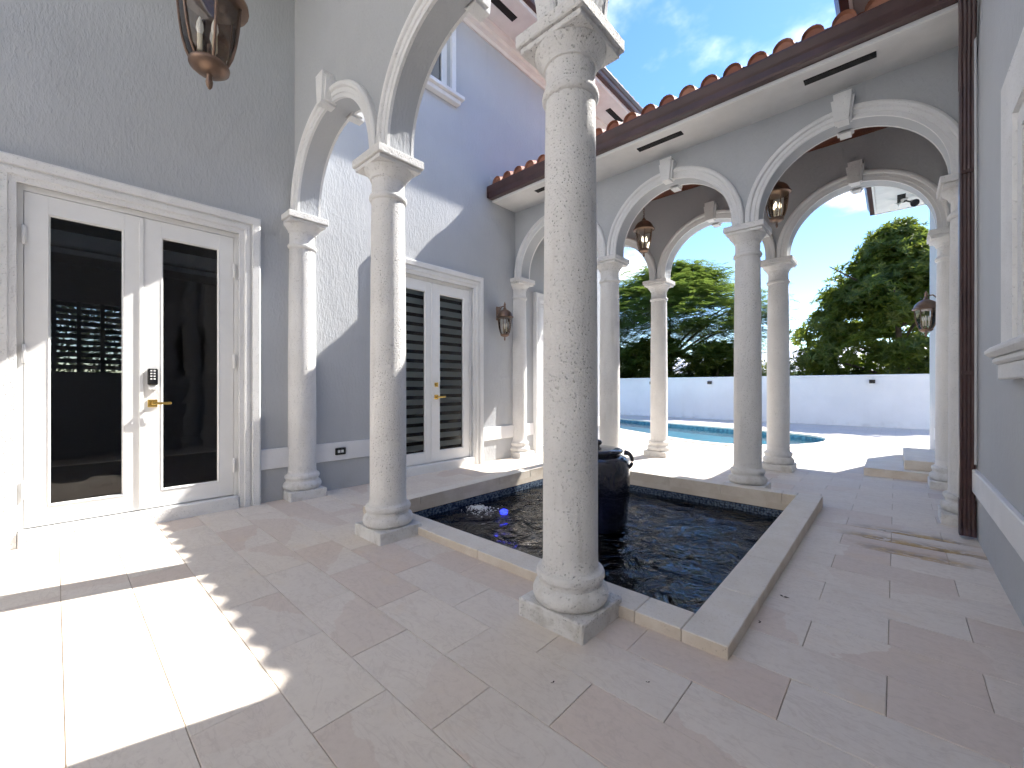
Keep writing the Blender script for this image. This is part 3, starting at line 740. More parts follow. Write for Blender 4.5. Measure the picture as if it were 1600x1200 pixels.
mb = MB(); mb.box(-.30, XR + .1, 2.0, 11.78, 4.87, 4.90); mb.build('soffit', 'soffit_paint', rr)
mb = MB(); mb.box(-.33, -.301, 2.0, 11.81, 4.85, 5.08); mb.box(-.301, 6, 11.781, 11.81, 4.85, 5.08); mb.build('fascia', 'white_paint', rr)
mb = MB(); mb.sweep(GUT, [((-.331, y, 4.90), (-1, 0, 0), (0, 0, 1)) for y in (2.0, 11.93)]); mb.sweep(GUT, [((x, 11.811, 4.901), (0, 1, 0), (0, 0, 1)) for x in (-.33, 6)]); mb.build('gutter', 'brown_metal', rr)
for y in (7.95, 9.7, 10.9):
    mb = MB(); mb.box(.02, .14, y, y + .5, 4.862, 4.869); mb.build('soffit_vent', 'black_vent', rr)
roof_field('roof_tiles', rr, (-.40, 5.03), 1, 3.2, 2.1, 11.85, axis='y')
mb = MB(); mb.quad((-.34, 2.0, 5.04), (-.34, 11.8, 5.04), (6, 11.8, 7.3), (6, 2.0, 7.3)); mb.quad((6, 2.0, 4.9), (6, 11.8, 4.9), (6, 11.8, 7.3), (6, 2.0, 7.3)); mb.add([(-.34, 11.8, 5.04), (6, 11.8, 5.04), (6, 11.8, 7.3)], [(0, 1, 2)]); mb.add([(-.34, 2.0, 5.04), (6, 2.0, 5.04), (6, 2.0, 7.3)], [(0, 1, 2)]); mb.quad((XR, -3.2, 4.9), (6, -3.2, 4.9), (6, 11.2, 4.9), (XR, 11.2, 4.9)); mb.build('roof_deck', 'brown_metal', rr)

# ----------------------------------------------------------------- unseen building added behind the camera, bounces sunlight into the porch
fb = empty('bounce_building', (-2, -8.5, 0), label='cream building added unseen behind the camera to bounce sunlight', category='building')
mb = MB(); mb.box(-9.1, 6, -9.6, -5.6, -.05, 7.4); mb.build('wall', 'bounce_cream', fb)
mb = MB(); mb.box(-9.4, 6.3, -9.9, -5.3, 7.401, 7.6, .02); mb.build('roof_slab', 'white_paint', fb)
for x in (-7.2, -3.6, 0.4, 3.6):
    w = empty('window', (x, -5.6, 2), fb)
    mb = MB(); mb.box(x - .6, x + .6, -5.599, -5.55, 1.2, 2.9, .01); mb.build('frame', 'white_paint', w)
    mb = MB(); mb.box(x - .5, x + .5, -5.549, -5.54, 1.3, 2.8); mb.build('glass_pane', 'keypad_black', w)

# ----------------------------------------------------------------- columns
def column_proto():
    e = empty('column', (0, 0, 0))
    mb = MB(); mb.box(-.2, .2, -.19, .19, -.01, .092, .007); mb.build('plinth', 'cast_stone', e)
    prof = [(.150, .09), (.176, .094), (.19, .106), (.197, .127), (.196, .148), (.187, .168), (.172, .181), (.166, .184), (.164, .196), (.166, .205), (.173, .210), (.178, .222), (.178, .238), (.172, .252), (.160, .258), (.153, .262), (.147, .275), (.1445, .30), (.1435, .33)]
    MB().lathe(prof, 48).build('base', 'cast_stone', e, smooth=40)
    prof = [(.1435, .325), (.1435, .6), (.1428, 1.0), (.141, 1.5), (.1375, 2.0), (.1335, 2.4), (.130, 2.692)]
    MB().lathe(prof, 48).build('shaft', 'cast_stone', e, smooth=40)
    prof = [(.129, 2.688), (.140, 2.692), (.147, 2.702), (.149, 2.716), (.146, 2.730), (.139, 2.740), (.131, 2.743), (.1285, 2.752), (.1285, 2.845), (.131, 2.858), (.141, 2.861), (.142, 2.872), (.150, 2.886), (.166, 2.910), (.184, 2.928), (.188, 2.944), (.15, 2.947)]
    mb = MB(); mb.lathe(prof, 48); mb.build('capital', 'cast_stone', e, smooth=40)
    mb = MB(); mb.box(-.188, .188, -.188, .188, 2.942, 2.972, .004); mb.box(-.207, .207, -.207, .207, 2.9725, 3.038, .006); mb.build('abacus', 'cast_stone', e)
    return e
proto = column_proto(); first = [True]
def column(x, y, label, group):
    o = proto if first[0] else copy_tree(proto); first[0] = False
    o.location = (x, y, 0); o['label'] = label; o['category'] = 'column'; o['group'] = group; o['kind'] = 'thing'
GA, GB, GC = 'columns of the near arcade', 'columns on the basin side of the walkway', 'columns on the pool side of the walkway'
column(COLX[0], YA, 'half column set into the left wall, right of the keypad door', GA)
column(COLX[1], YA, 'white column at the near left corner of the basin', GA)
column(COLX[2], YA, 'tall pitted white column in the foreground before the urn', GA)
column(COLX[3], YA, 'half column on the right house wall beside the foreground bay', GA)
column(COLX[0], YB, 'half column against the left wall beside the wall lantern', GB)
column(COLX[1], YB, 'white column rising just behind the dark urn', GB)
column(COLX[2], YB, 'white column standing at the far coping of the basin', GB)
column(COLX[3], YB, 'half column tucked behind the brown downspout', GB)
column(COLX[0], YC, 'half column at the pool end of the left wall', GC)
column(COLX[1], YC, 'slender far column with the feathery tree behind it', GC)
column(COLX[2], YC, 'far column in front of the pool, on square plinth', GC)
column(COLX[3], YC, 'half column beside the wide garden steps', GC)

# ----------------------------------------------------------------- arcade walls
ARC_Z, ARC_R, SPR = 3.105, .752, 3.036
ARC_X = [(COLX[i] + COLX[i + 1]) / 2 for i in range(3)]
def arch_pts(cx, r, n=28):
    return [(cx - r, SPR)] + [(cx - r * math.cos(math.pi * i / n), ARC_Z + r * math.sin(math.pi * i / n)) for i in range(n + 1)] + [(cx + r, SPR)]
def arch_wall(parent, yf, yb, x0, x1, ztop, mat='stucco'):
    mb = MB()
    def face_quad(xa, za, xb, zb):
        for y in (yf, yb): mb.quad((xa, y, za), (xb, y, zb), (xb, y, ztop), (xa, y, ztop))
    edge = x0
    for cx in ARC_X:
        pts = arch_pts(cx, ARC_R)
        face_quad(edge, SPR, pts[0][0], SPR); mb.quad((edge, yf, SPR), (pts[0][0], yf, SPR), (pts[0][0], yb, SPR), (edge, yb, SPR))
        for (xa, za), (xb, zb) in zip(pts, pts[1:]):
            if abs(xb - xa) > 1e-6: face_quad(xa, za, xb, zb)
            mb.quad((xa, yf, za), (xb, yf, zb), (xb, yb, zb), (xa, yb, za))
        edge = pts[-1][0]
    face_quad(edge, SPR, x1, SPR); mb.quad((edge, yf, SPR), (x1, yf, SPR), (x1, yb, SPR), (edge, yb, SPR))
    mb.quad((x0, yf, ztop), (x1, yf, ztop), (x1, yb, ztop), (x0, yb, ztop))
    # merge so that the intrados shades smoothly
    bmx = bmesh.new(); off = wloc(parent)
    me = mb.mesh('wall', 30, off)
    bmx.from_mesh(me); bmesh.ops.remove_doubles(bmx, verts=bmx.verts, dist=1e-5); bmesh.ops.recalc_face_normals(bmx, faces=bmx.faces); bmx.to_mesh(me); bmx.free()
    me.set_sharp_from_angle(angle=R(30)); me.materials.append(MATS[mat])
    o = bpy.data.objects.new('wall', me); COL.objects.link(o); o.parent = parent
    return o
APROF = [(-.003, .0), (-.003, .024), (.030, .026), (.034, .034), (.072, .036), (.076, .047), (.082, .054), (.105, .058), (.122, .050), (.130, .038), (.131, .0)]
def archivolt(parent, cx, y, sgn):
    mb = MB(); path = []
    n = 36
    frames = [((cx - ARC_R, y, SPR), (-1, 0, 0))]
    for i in range(n + 1):
        a = math.pi * i / n; d = (-math.cos(a), 0, math.sin(a)); frames.append(((cx + ARC_R * d[0], y, ARC_Z + ARC_R * d[2]), d))
    frames.append(((cx + ARC_R, y, SPR), (1, 0, 0)))
    mb.sweep([(a, b) for a, b in APROF], [(o, d, (0, sgn, 0)) for o, d in frames])
    return mb.build('archivolt', 'trim_stone', parent, smooth=24)
def keystone(parent, cx, y, sgn):
    mb = MB()
    def wedge(w0, w1, r0, r1, d0, d1):
        z0, z1 = ARC_Z + r0, ARC_Z + r1; ya, yb = y + sgn * d0, y + sgn * d1
        mb.add([(cx - w0, ya, z0), (cx + w0, ya, z0), (cx + w1, ya, z1), (cx - w1, ya, z1), (cx - w0, yb, z0), (cx + w0, yb, z0), (cx + w1, yb, z1), (cx - w1, yb, z1)],
               [(0, 1, 2, 3), (4, 5, 6, 7), (0, 1, 5, 4), (1, 2, 6, 5), (2, 3, 7, 6), (3, 0, 4, 7)])
    wedge(.048, .075, .722, 1.0, -.02, .115); wedge(.068, .095, .742, .955, -.02, .088)
    mb.build('keystone', 'trim_stone', parent)
ya_f, ya_b = 1.768, 1.962
arA = empty('arcade_wall', (-2.17, 1.86, 0), label='tall grey stucco wall with three arches nearest the camera', category='arcade')
arch_wall(arA, ya_f, ya_b, XL - .1, XR + .1, 5.62)
for cx in ARC_X:
    archivolt(arA, cx, ya_f, -1); archivolt(arA, cx, ya_b, 1); keystone(arA, cx, ya_f, -1); keystone(arA, cx, ya_b, 1)
mb = MB(); mb.box(XL - .1, XR + .4, -1.4, ya_b + .3, 5.625, 5.80); mb.build('porch_ceiling', 'soffit_paint', None, kind='structure')

# ----------------------------------------------------------------- covered walkway (two arcades, ceiling, tiled roof)
cw = empty('covered_walkway', (-2.17, 6.28, 0), label='arched walkway with red barrel tile roof and brown gutter before the pool', category='walkway')
yb_f, yb_b = 5.358, 5.552; yc_f, yc_b = 7.068, 7.262
arch_wall(cw, yb_f, yb_b, XL - .1, XR + .1, 4.50); arch_wall(cw, yc_f, yc_b, XL - .1, XR + .1, 4.50)
for cx in ARC_X:
    for y, sg in ((yb_f, -1), (yb_b, 1), (yc_f, -1), (yc_b, 1)): archivolt(cw, cx, y, sg); keystone(cw, cx, y, sg)
mb = MB(); mb.box(XL, XR, yb_b + .001, yc_f - .001, 4.455, 4.47); mb.build('ceiling', 'wood_ceiling', cw)
mb = MB()
for i in range(9):
    x = XL + .3 + i * .585; mb.box(x, x + .09, yb_b + .002, yc_f - .002, 4.09, 4.189)
rfB = empty('roof', (-2.17, 6.28, 4.3), cw)
EX0, EX1 = XL + .002, XR - .002
GX0, GX1 = XL + .03, XR - .06
for sg, yw in ((-1, yb_f), (1, yc_b)):
    ys = sorted((yw, yw + sg * .56)); mb = MB(); mb.box(EX0, EX1, ys[0], ys[1], 4.19, 4.22); mb.build('soffit', 'soffit_paint', rfB)
    ys = sorted((yw + sg * .561, yw + sg * .585)); mb = MB(); mb.box(EX0 + .06, EX1 - .001, ys[0], ys[1], 4.172, 4.40); mb.build('fascia', 'white_paint', rfB)
    gy = yw + sg * .586; mb = MB(); mb.sweep([(a, b * 1.05) for a, b in GUT], [((x, gy, 4.205), (0, sg, 0), (0, 0, 1)) for x in (GX0, GX1)])
    mb.box(GX0 - .004, GX0, *sorted((gy + sg * .002, gy + sg * .122)), 4.206, 4.383); mb.build('gutter', 'brown_metal', rfB)
for x0, x1 in ((-.665, -.128), (-2.40, -1.85), (-4.06, -3.5)):
    mb = MB(); mb.box(x0, x1, 4.94, 5.025, 4.182, 4.1895); mb.build('soffit_vent', 'black_vent', rfB)
# barrel tiles on the courtyard slope, one object each
ES = R(19.5); LT = .36; y_e = 4.765; z_e = 4.442
mb = MB(); pr = tile_profile(.23); m = len(pr); pts = []
for t, lift in ((-.0, .012), (LT + .05, -.008)):
    for u, h in pr: pts.append((u, t * math.cos(ES), t * math.sin(ES) + h + lift))
for u, h in pr: pts.append((u * .86, .035, h * .86 + .012))
mb.add(pts, [(i, i + 1, m + i + 1, m + i) for i in range(m - 1)] + [(i, i + 1, 2 * m + i + 1, 2 * m + i) for i in range(m - 1)] + [tuple(range(2 * m + 1, 3 * m - 1))])
tme = mb.mesh('roof_tile', 50); tme.materials.append(MATS['terracotta'])
for r in range(5):
    for k in range(23):
        x = -.342 + .23 * 3 - .2297 * k
        if x > XR - .1 or x < XL + .08: continue
        inst('roof_tile', tme, (x + random.uniform(-.005, .005), y_e + r * LT * math.cos(ES) + random.uniform(-.006, .006), z_e + r * LT * math.sin(ES)), rfB, (random.uniform(-.012, .012), random.uniform(-.02, .02), random.uniform(-.015, .015)))
roof_field('roof_tiles', rfB, (7.855, 4.432), -1, 1.6, EX0 + .1, EX1 - .1, axis='x', slope=ES)
mb = MB(); yr = 6.31; zr = 4.40 + (yr - 4.79) * math.tan(ES)
mb.quad((EX0, 4.79, 4.41), (EX1, 4.79, 4.41), (EX1, yr, zr), (EX0, yr, zr)); mb.quad((EX0, 7.83, 4.44), (EX1, 7.83, 4.44), (EX1, yr, zr), (EX0, yr, zr))
mb.quad((EX0, 4.79, 4.40), (EX1, 4.79, 4.40), (EX1, 4.79, 4.44), (EX0, 4.79, 4.44)); mb.quad((EX0, 7.83, 4.40), (EX1, 7.83, 4.40), (EX1, 7.83, 4.44), (EX0, 7.83, 4.44)); mb.build('roof_deck', 'brown_metal', rfB)
mb = MB(); mb.tube([(EX0 + .05, yr, zr + .09), (EX1 - .05, yr, zr + .09)], .09, 12); mb.build('ridge_cap', 'terracotta', rfB, smooth=40)
mb = MB(); mb.box(EX0, EX0 + .02, 4.74, 5.1, 4.41, 4.58); mb.build('flashing', 'conduit', rfB)

# ----------------------------------------------------------------- downspout
ds = empty('downspout', (.415, 4.92, 0), label='dark brown ribbed downspout running down beside the right wall', category='downspout')
def ribbed(w, d, nr=4):
    out = []
    for i in range(nr * 2 + 1):
        t = i / (nr * 2); out.append((-w / 2 + w * t, -d / 2 - (.006 if i % 2 else 0)))
    out2 = [(a, -b) for a, b in reversed(out)]
    return out + out2
RB = ribbed(.088, .066)
def pipe(path): 
    return [(p, (1, 0, 0), (0, 1, 0)) for p in path]
mb = MB(); mb.sweep(RB, pipe([(.42, 4.93, .09), (.42, 4.93, 3.62)])); mb.build('pipe', 'brown_metal', ds, smooth=25)
mb = MB(); mb.sweep([(a * 1.06, b * 1.06) for a, b in RB], pipe([(.42, 4.93, 3.60), (.42, 4.93, 3.66), (.418, 4.915, 3.74), (.412, 4.80, 4.02), (.408, 4.755, 4.10), (.405, 4.74, 4.16), (.405, 4.735, 4.30)])); mb.build('upper_elbow', 'brown_metal', ds, smooth=25)
mb = MB(); mb.sweep([(a * 1.08, b * 1.1) for a, b in RB], pipe([(.42, 4.93, .30), (.42, 4.93, .14), (.419, 4.91, .075), (.417, 4.86, .03)])); mb.build('lower_elbow', 'brown_metal', ds, smooth=25)
for z in (1.3, 2.9):
    mb = MB(); mb.box(.385, .47, 4.88, 4.98, z, z + .025); mb.build('strap', 'brown_metal', ds)
mb = MB(); mb.tube([(.455, 4.80, .60), (.455, 4.80, 2.9), (.455, 4.82, 4.0)], .008, 8); mb.build('wall_cable', 'conduit', None, smooth=40, label='thin grey cable running up the wall next to the downspout', category='cable')

# ----------------------------------------------------------------- basin
bs = empty('fountain_basin', (-2.15, 3.6, -.5), label='rectangular sunken fountain basin with beige stone coping', category='fountain basin')
CT = .061
def cop(x0, x1, y0, y1):
    mb = MB(); mb.box(x0 + .0012, x1 - .0012, y0 + .0012, y1 - .0012, -.012, CT + random.uniform(-.0008, .0008), .004)
    mb.v = [(x, y, z + max(0, y - BY0) * .0122 if z > 0 else z) for x, y, z in mb.v]   # the paving falls a little, the coping stays level
    o = mb.build('coping_slab', 'coping_stone', bs)
def split(a, b, L, first=None):
    out = [a]; x = a + (first or L)
    while x < b - .12: out.append(x); x += L
    out.append(b); return list(zip(out, out[1:]))
for a, b in split(IX0, IX1, .585, .29): cop(a, b, BY0, IY0)
for a, b in split(IX0, IX1, .585, .40): cop(a, b, IY1, BY1)
for a, b in split(BY0, BY1, .585, .56): cop(BX0, IX0, a, b)
for a, b in split(BY0, BY1, .585, .56): cop(IX1, BX1, a, b)
mb = MB()
for (a, b), z0, z1 in (((0, 0), -.085, -.0125), ((0, 0), -.6, -.215)): pass
def ring_wall(mb, i, z0, z1):
    x0, x1, y0, y1 = IX0 - i, IX1 + i, IY0 - i, IY1 + i
    mb.quad((x0, y0, z0), (x1, y0, z0), (x1, y0, z1), (x0, y0, z1)); mb.quad((x0, y1, z0), (x1, y1, z0), (x1, y1, z1), (x0, y1, z1))
    mb.quad((x0, y0, z0), (x0, y1, z0), (x0, y1, z1), (x0, y0, z1)); mb.quad((x1, y0, z0), (x1, y1, z0), (x1, y1, z1), (x1, y0, z1))
mb = MB(); ring_wall(mb, .001, -.075, -.008); mb.build('inner_face', 'coping_stone', bs)
mb = MB(); ring_wall(mb, .008, -.60, -.07); mb.build('shell', 'basin_dark', bs)
mb = MB(); mb.quad((IX0 - .01, IY0 - .01, -.55), (IX1 + .01, IY0 - .01, -.55), (IX1 + .01, IY1 + .01, -.55), (IX0 - .01, IY1 + .01, -.55)); mb.build('basin_floor', 'basin_dark', bs)
mb = MB(); q = .027
for r in range(4):
    z0 = -.188 + r * q + .002
    x = IX0 + .01
    while x < IX1 - .02:
        mb.box(x, x + q - .004, IY1 - .0005, IY1 + .006, z0, z0 + q - .004); mb.box(x, x + q - .004, IY0 - .006, IY0 + .0005, z0, z0 + q - .004); x += q
    y = IY0 + .01
    while y < IY1 - .02:
        mb.box(IX0 - .006, IX0 + .0005, y, y + q - .004, z0, z0 + q - .004); mb.box(IX1 - .0005, IX1 + .006, y, y + q - .004, z0, z0 + q - .004); y += q
mb.build('mosaic_tiles', 'mosaic_blue', bs, kind='stuff')
# water with real ripples
ZW = -.155; mb = MB(); nx, ny = 130, 140
UX, UY = -2.17, 3.6
JX, JY = -3.40, 3.16
def wave(x, y):
    h = .010 * noise.noise((x * 4.2, y * 4.2, 1.3)) + .006 * noise.noise((x * 9.5, y * 8.5, 5.1)) + .0012 * noise.noise((x * 22, y * 20, 2.2))
    d = math.hypot(x - UX, y - UY); h += .005 * math.sin(d * 26) * math.exp(-max(d - .3, 0) * 1.3)
    d = math.hypot(x - JX, y - JY); h += .008 * math.sin(d * 30) * math.exp(-d * 2.2) + .02 * math.exp(-(d / .12) ** 2)
    return ZW + h
vs = [(IX0 - .006 + (IX1 - IX0 + .012) * i / nx, IY0 - .006 + (IY1 - IY0 + .012) * j / ny) for j in range(ny + 1) for i in range(nx + 1)]
mb.add([(x, y, wave(x, y)) for x, y in vs], [(j * (nx + 1) + i, j * (nx + 1) + i + 1, (j + 1) * (nx + 1) + i + 1, (j + 1) * (nx + 1) + i) for j in range(ny) for i in range(nx)])
mb.build('basin_water', 'basin_water', None, smooth=180, kind='structure')
# froth where the jet breaks the surface
mb = MB(); rnd = random.Random(3)
def blob(x, y, z, r):
    n = 6; vs = []; fs = []
    for k in range(4):
        ph = math.pi * k / 3
        for i in range(n):
            a = 2 * math.pi * i / n + k; rr_ = r * (math.sin(ph) + .05) * rnd.uniform(.8, 1.2); vs.append((x + rr_ * math.cos(a), y + rr_ * math.sin(a), z + r * .7 * math.cos(ph)))
    for k in range(3):
        for i in range(n): fs.append((k * n + i, k * n + (i + 1) % n, (k + 1) * n + (i + 1) % n, (k + 1) * n + i))
    mb.add(vs, fs)
for _ in range(420):
    a = rnd.uniform(0, 6.28); d = abs(rnd.gauss(0, .085)); x = JX + d * math.cos(a) * 1.25; y = JY + d * math.sin(a)
    if IX0 + .03 < x and IY0 < y: blob(x, y, wave(x, y) + rnd.uniform(-.006, .005), rnd.uniform(.003, .010))
mb.build('jet_froth', 'foam', None, smooth=60, kind='stuff', label='white froth bubbling up from the basin jet', category='froth')
ul = empty('underwater_light', (-3.2, 3.36, -.2), label='small glowing blue light under the water of the basin', category='light')
mb = MB(); mb.lathe([(.03, -.22), (.042, -.20), (.045, -.175), (.03, -.16), (.005, -.155)], 16, -3.2, 3.36); mb.build('lens', 'blue_light', ul, smooth=50)
mb = MB(); mb.lathe([(.055, -.30), (.055, -.215), (.046, -.205)], 16, -3.2, 3.36); mb.tube([(-3.2, 3.36, -.3), (-3.2, 3.36, -.55)], .012); mb.build('housing', 'keypad_black', ul, smooth=50)

# ----------------------------------------------------------------- urn
un = empty('urn', (UX, UY, -.3), label='big dark blue glazed urn with lid standing in the basin', category='urn')
prof = [(.20, -.54), (.235, -.4), (.262, -.25), (.292, -.1), (.306, .06), (.314, .2), (.318, .32), (.316, .43), (.304, .485), (.275, .520), (.236, .538), (.222, .548), (.226, .562), (.21, .565)]
MB().lathe(prof, 56, UX, UY).build('body', 'urn_glaze', un, smooth=60)
ld = MB().lathe([(.222, .563), (.25, .566), (.255, .576), (.25, .590), (.215, .600), (.15, .606), (.08, .61), (.05, .615)], 48, UX, UY).build('lid', 'urn_glaze', un, smooth=60)
MB().lathe([(.03, .61), (.032, .625), (.05, .64), (.055, .655), (.046, .672), (.02, .682), (.004, .684)], 24, UX, UY).build('knob', 'urn_glaze', ld, smooth=60)
for a in (20, 110, 200, 290):
    d = Vector((math.cos(R(a)), math.sin(R(a)), 0)); c = Vector((UX, UY, 0))
    pts = [c + d * (.265 + .075 * math.sin(t) ** .8) + Vector((0, 0, .495 - .075 * math.cos(t) * 1.0)) for t in [math.pi * i / 10 for i in range(11)]]
    MB().tube(pts, [.022, .02, .018, .017, .017, .017, .017, .018, .02, .022, .026], 10).build('handle', 'urn_glaze', un, smooth=60)

# ----------------------------------------------------------------- lanterns
def lantern_body(e, s, lit, z0):
    """z0: underside of the finial; local origin at e"""
    c = wloc(e); X, Y = c.x, c.y
    def L(prof, n=24): return MB().lathe([(r * s, z0 + z * s) for r, z in prof], n, X, Y)
    L([(.004, 0), (.012, .012), (.016, .035), (.010, .06), (.014, .068), (.022, .075)], 14).build('finial', 'bronze', e, smooth=50)
    L([(.02, .07), (.06, .082), (.082, .10), (.086, .115), (.08, .125), (.072, .125)], 24).build('bottom_cap', 'bronze', e, smooth=50)
    gp = [(.074, .125), (.094, .17), (.110, .235), (.121, .31), (.128, .39), (.131, .43)]
    n = 6
    for k in range(n):
        a0, a1 = 2 * math.pi * k / n, 2 * math.pi * (k + 1) / n; mb = MB(); pts = []
        for r, z in gp:
            for t in (0, .5, 1):
                a = a0 + (a1 - a0) * t; rr_ = r * s * (1 if t != .5 else .955); pts.append((X + rr_ * math.cos(a), Y + rr_ * math.sin(a), z0 + z * s))
        mb.add(pts, [(i * 3 + j, i * 3 + j + 1, i * 3 + j + 4, i * 3 + j + 3) for i in range(len(gp) - 1) for j in (0, 1)]); mb.build('glass_pane', 'lantern_glass', e, smooth=80)
        MB().tube([(X + (r + .003) * s * math.cos(a0), Y + (r + .003) * s * math.sin(a0), z0 + z * s) for r, z in gp], .0065 * s, 8).build('rib', 'bronze', e, smooth=50)
    L([(.128, .425), (.150, .43), (.166, .438), (.166, .452), (.158, .462), (.14, .466)], 24).build('rim', 'bronze', e, smooth=40)
    L([(.15, .462), (.145, .485), (.125, .525), (.095, .558), (.06, .582), (.035, .592), (.028, .60), (.032, .612), (.02, .625), (.012, .64)], 24).build('hood', 'bronze', e, smooth=40)
    MB().tube([(X, Y, z0 + .12 * s), (X, Y, z0 + .22 * s)], .01 * s).build('stem', 'bronze', e, smooth=50)
    for k in range(3):
        a = 2 * math.pi * k / 3 + .4; x, y = X + .038 * s * math.cos(a), Y + .038 * s * math.sin(a)
        MB().tube([(x, y, z0 + .17 * s), (x, y, z0 + .25 * s)], .011 * s).build('candle_sleeve', 'candle', e, smooth=50)
        MB().lathe([(.009 * s, z0 + .25 * s), (.016 * s, z0 + .275 * s), (.013 * s, z0 + .305 * s), (.003 * s, z0 + .335 * s)], 10, x, y).build('bulb', 'bulb_lit' if lit else 'bulb_white', e, smooth=60)
def pendant(x, y, zb, s, zc, lit, label):
    e = empty('pendant_lantern', (x, y, zb), label=label, category='lantern', group='hanging lanterns')
    lantern_body(e, s, lit, zb)
    zt = zb + .635 * s; k = 0; z = zt
    mb = MB()
    while z < zc - .05:
        pts = []
        for i in range(13):
            a = 2 * math.pi * i / 12; u = .013 * s * math.cos(a); w_ = .022 * s * math.sin(a)
            pts.append((x + (u if k % 2 else 0), y + (0 if k % 2 else u), z + .02 * s + w_))
        mb.tube(pts, .0035 * s, 6); z += .036 * s; k += 1
    mb.build('chain', 'bronze', e, smooth=60)
    MB().lathe([(.02, zc - .05), (.06, zc - .03), (.065, zc)], 20, x, y).build('ceiling_rose', 'bronze', e, smooth=50)
def wall_lantern(x, y, zb, s, sgn, label):
    """on a wall in plane x=const; sgn: direction away from the wall"""
    cx = x + sgn * .155 * s / .85
    e = empty('wall_lantern', (cx, y, zb), label=label, category='lantern', group='wall lanterns')
    lantern_body(e, s, False, zb)
    mb = MB(); xs = sorted((x, x + sgn * .02)); mb.box(xs[0], xs[1], y - .055 * s, y + .055 * s, zb + .40 * s, zb + .66 * s, .006); mb.build('backplate', 'bronze', e)
    mb = MB(); mb.tube([(x + sgn * .015, y, zb + .52 * s), (x + sgn * .05, y, zb + .60 * s), (x + sgn * .09, y, zb + .655 * s), (cx, y, zb + .655 * s)], .011 * s, 8); mb.tube([(x + sgn * .015, y, zb + .64 * s), (x + sgn * .06, y, zb + .66 * s)], .008 * s, 8); mb.build('arm', 'bronze', e, smooth=60)
    MB().lathe([(.02 * s, zb + .63 * s), (.018 * s, zb + .67 * s), (.024 * s, zb + .685 * s), (.012 * s, zb + .71 * s), (.003 * s, zb + .735 * s)], 14, cx, y).build('top_finial', 'bronze', e, smooth=50)
wall_lantern(XL, 4.93, 1.945, .86, 1, 'bronze wall lantern between the banded-blind door and the half column')
wall_lantern(XR, 8.25, 1.90, .88, -1, 'bronze wall lantern on the right, seen before the broad-leaved tree')
pendant(-3.192, .66, 3.076, 1.28, 5.62, False, 'large bronze lantern hanging over the near paving, cut by the photo top')
pendant(-2.94, 6.30, 3.245, .98, 4.455, True, 'bronze hanging lantern left of the two seen under the walkway')
pendant(-1.13, 6.28, 3.245, .98, 4.455, True, 'bronze hanging lantern half hidden by the arch at the taller right bay')

# power outlet on the band
ot = empty('power_outlet', (XL + .03, 2.26, .45), label='black outdoor power outlet on the white band of the left wall', category='outlet')
mb = MB(); mb.box(XL + .028, XL + .046, 2.20, 2.325, .405, .487, .006); mb.build('cover_plate', 'outlet_black', ot)
for y in (2.225, 2.265):
    mb = MB(); mb.box(XL + .046, XL + .05, y, y + .03, .43, .462, .003); mb.build('socket', 'hinge_paint', ot)

# ----------------------------------------------------------------- steps, garden wall, lights
st = empty('garden_steps', (.1, 8.3, 0), label='two broad cream stone steps against the right house by the deck', category='steps')
mb = MB(); mb.add([(-.32, 7.42, -.004), (XR + .1, 7.42, -.004), (XR + .1, 9.4, -.004), (.02, 9.2, -.004), (-.32, 8.4, -.004), (-.32, 7.42, .105), (XR + .1, 7.42, .105), (XR + .1, 9.4, .105), (.02, 9.2, .105), (-.32, 8.4, .105)],
    [(4, 3, 2, 1, 0), (5, 6, 7, 8, 9)] + [(i, (i + 1) % 5, 5 + (i + 1) % 5, 5 + i) for i in range(5)]); mb.build('step', 'coping_stone', st)
mb = MB(); mb.box(.08, XR + .1, 7.60, 9.15, .1055, .235, .008); mb.build('step', 'coping_stone', st)
gw = empty('garden_wall', (-2, 16.6, 0), label='long white garden wall in shade beyond the pool', category='wall')
mb = MB(); mb.box(-13, 8, 16.55, 16.75, -.05, 1.50); mb.build('wall_panel', 'garden_paint', gw)
mb = MB(); mb.box(-13, 8, 16.53, 16.77, 1.5005, 1.565, .01); mb.build('wall_cap', 'garden_paint', gw)
for i, (x, lab) in enumerate(((-7.36, 'leftmost small black box light on the garden wall'), (-5.12, 'middle small black box light on the garden wall'), (-.52, 'small black box light on the garden wall under the broad-leaved tree'))):
    e = empty('wall_light', (x, 16.5, 1.32), label=lab, category='light', group='box lights on the garden wall')
    mb = MB(); mb.box(x - .07, x + .07, 16.44, 16.549, 1.30, 1.41, .006); mb.build('housing', 'keypad_black', e)
    mb = MB(); mb.box(x - .05, x + .05, 16.46, 16.53, 1.292, 1.2995); mb.build('lens', 'flood_lens', e)
fl = empty('floodlight', (.2, 11.25, 4.8), label='twin-head white floodlight under the far eave of the right house', category='floodlight')
mb = MB(); mb.lathe([(.05, 4.869), (.05, 4.84), (.03, 4.83)], 14, .12, 11.2); mb.build('base', 'white_paint', fl, smooth=40)
for dx in (-.10, .10):
    mb = MB(); mb.tube([(.12, 11.2, 4.84), (.12 + dx, 11.15, 4.76)], .015); mb.tube([(.12 + dx, 11.18, 4.78), (.12 + dx * 1.5, 11.06, 4.70)], [.03, .07], 14); mb.build('lamp_head', 'keypad_black' if dx > 0 else 'flood_lens', fl, smooth=40)

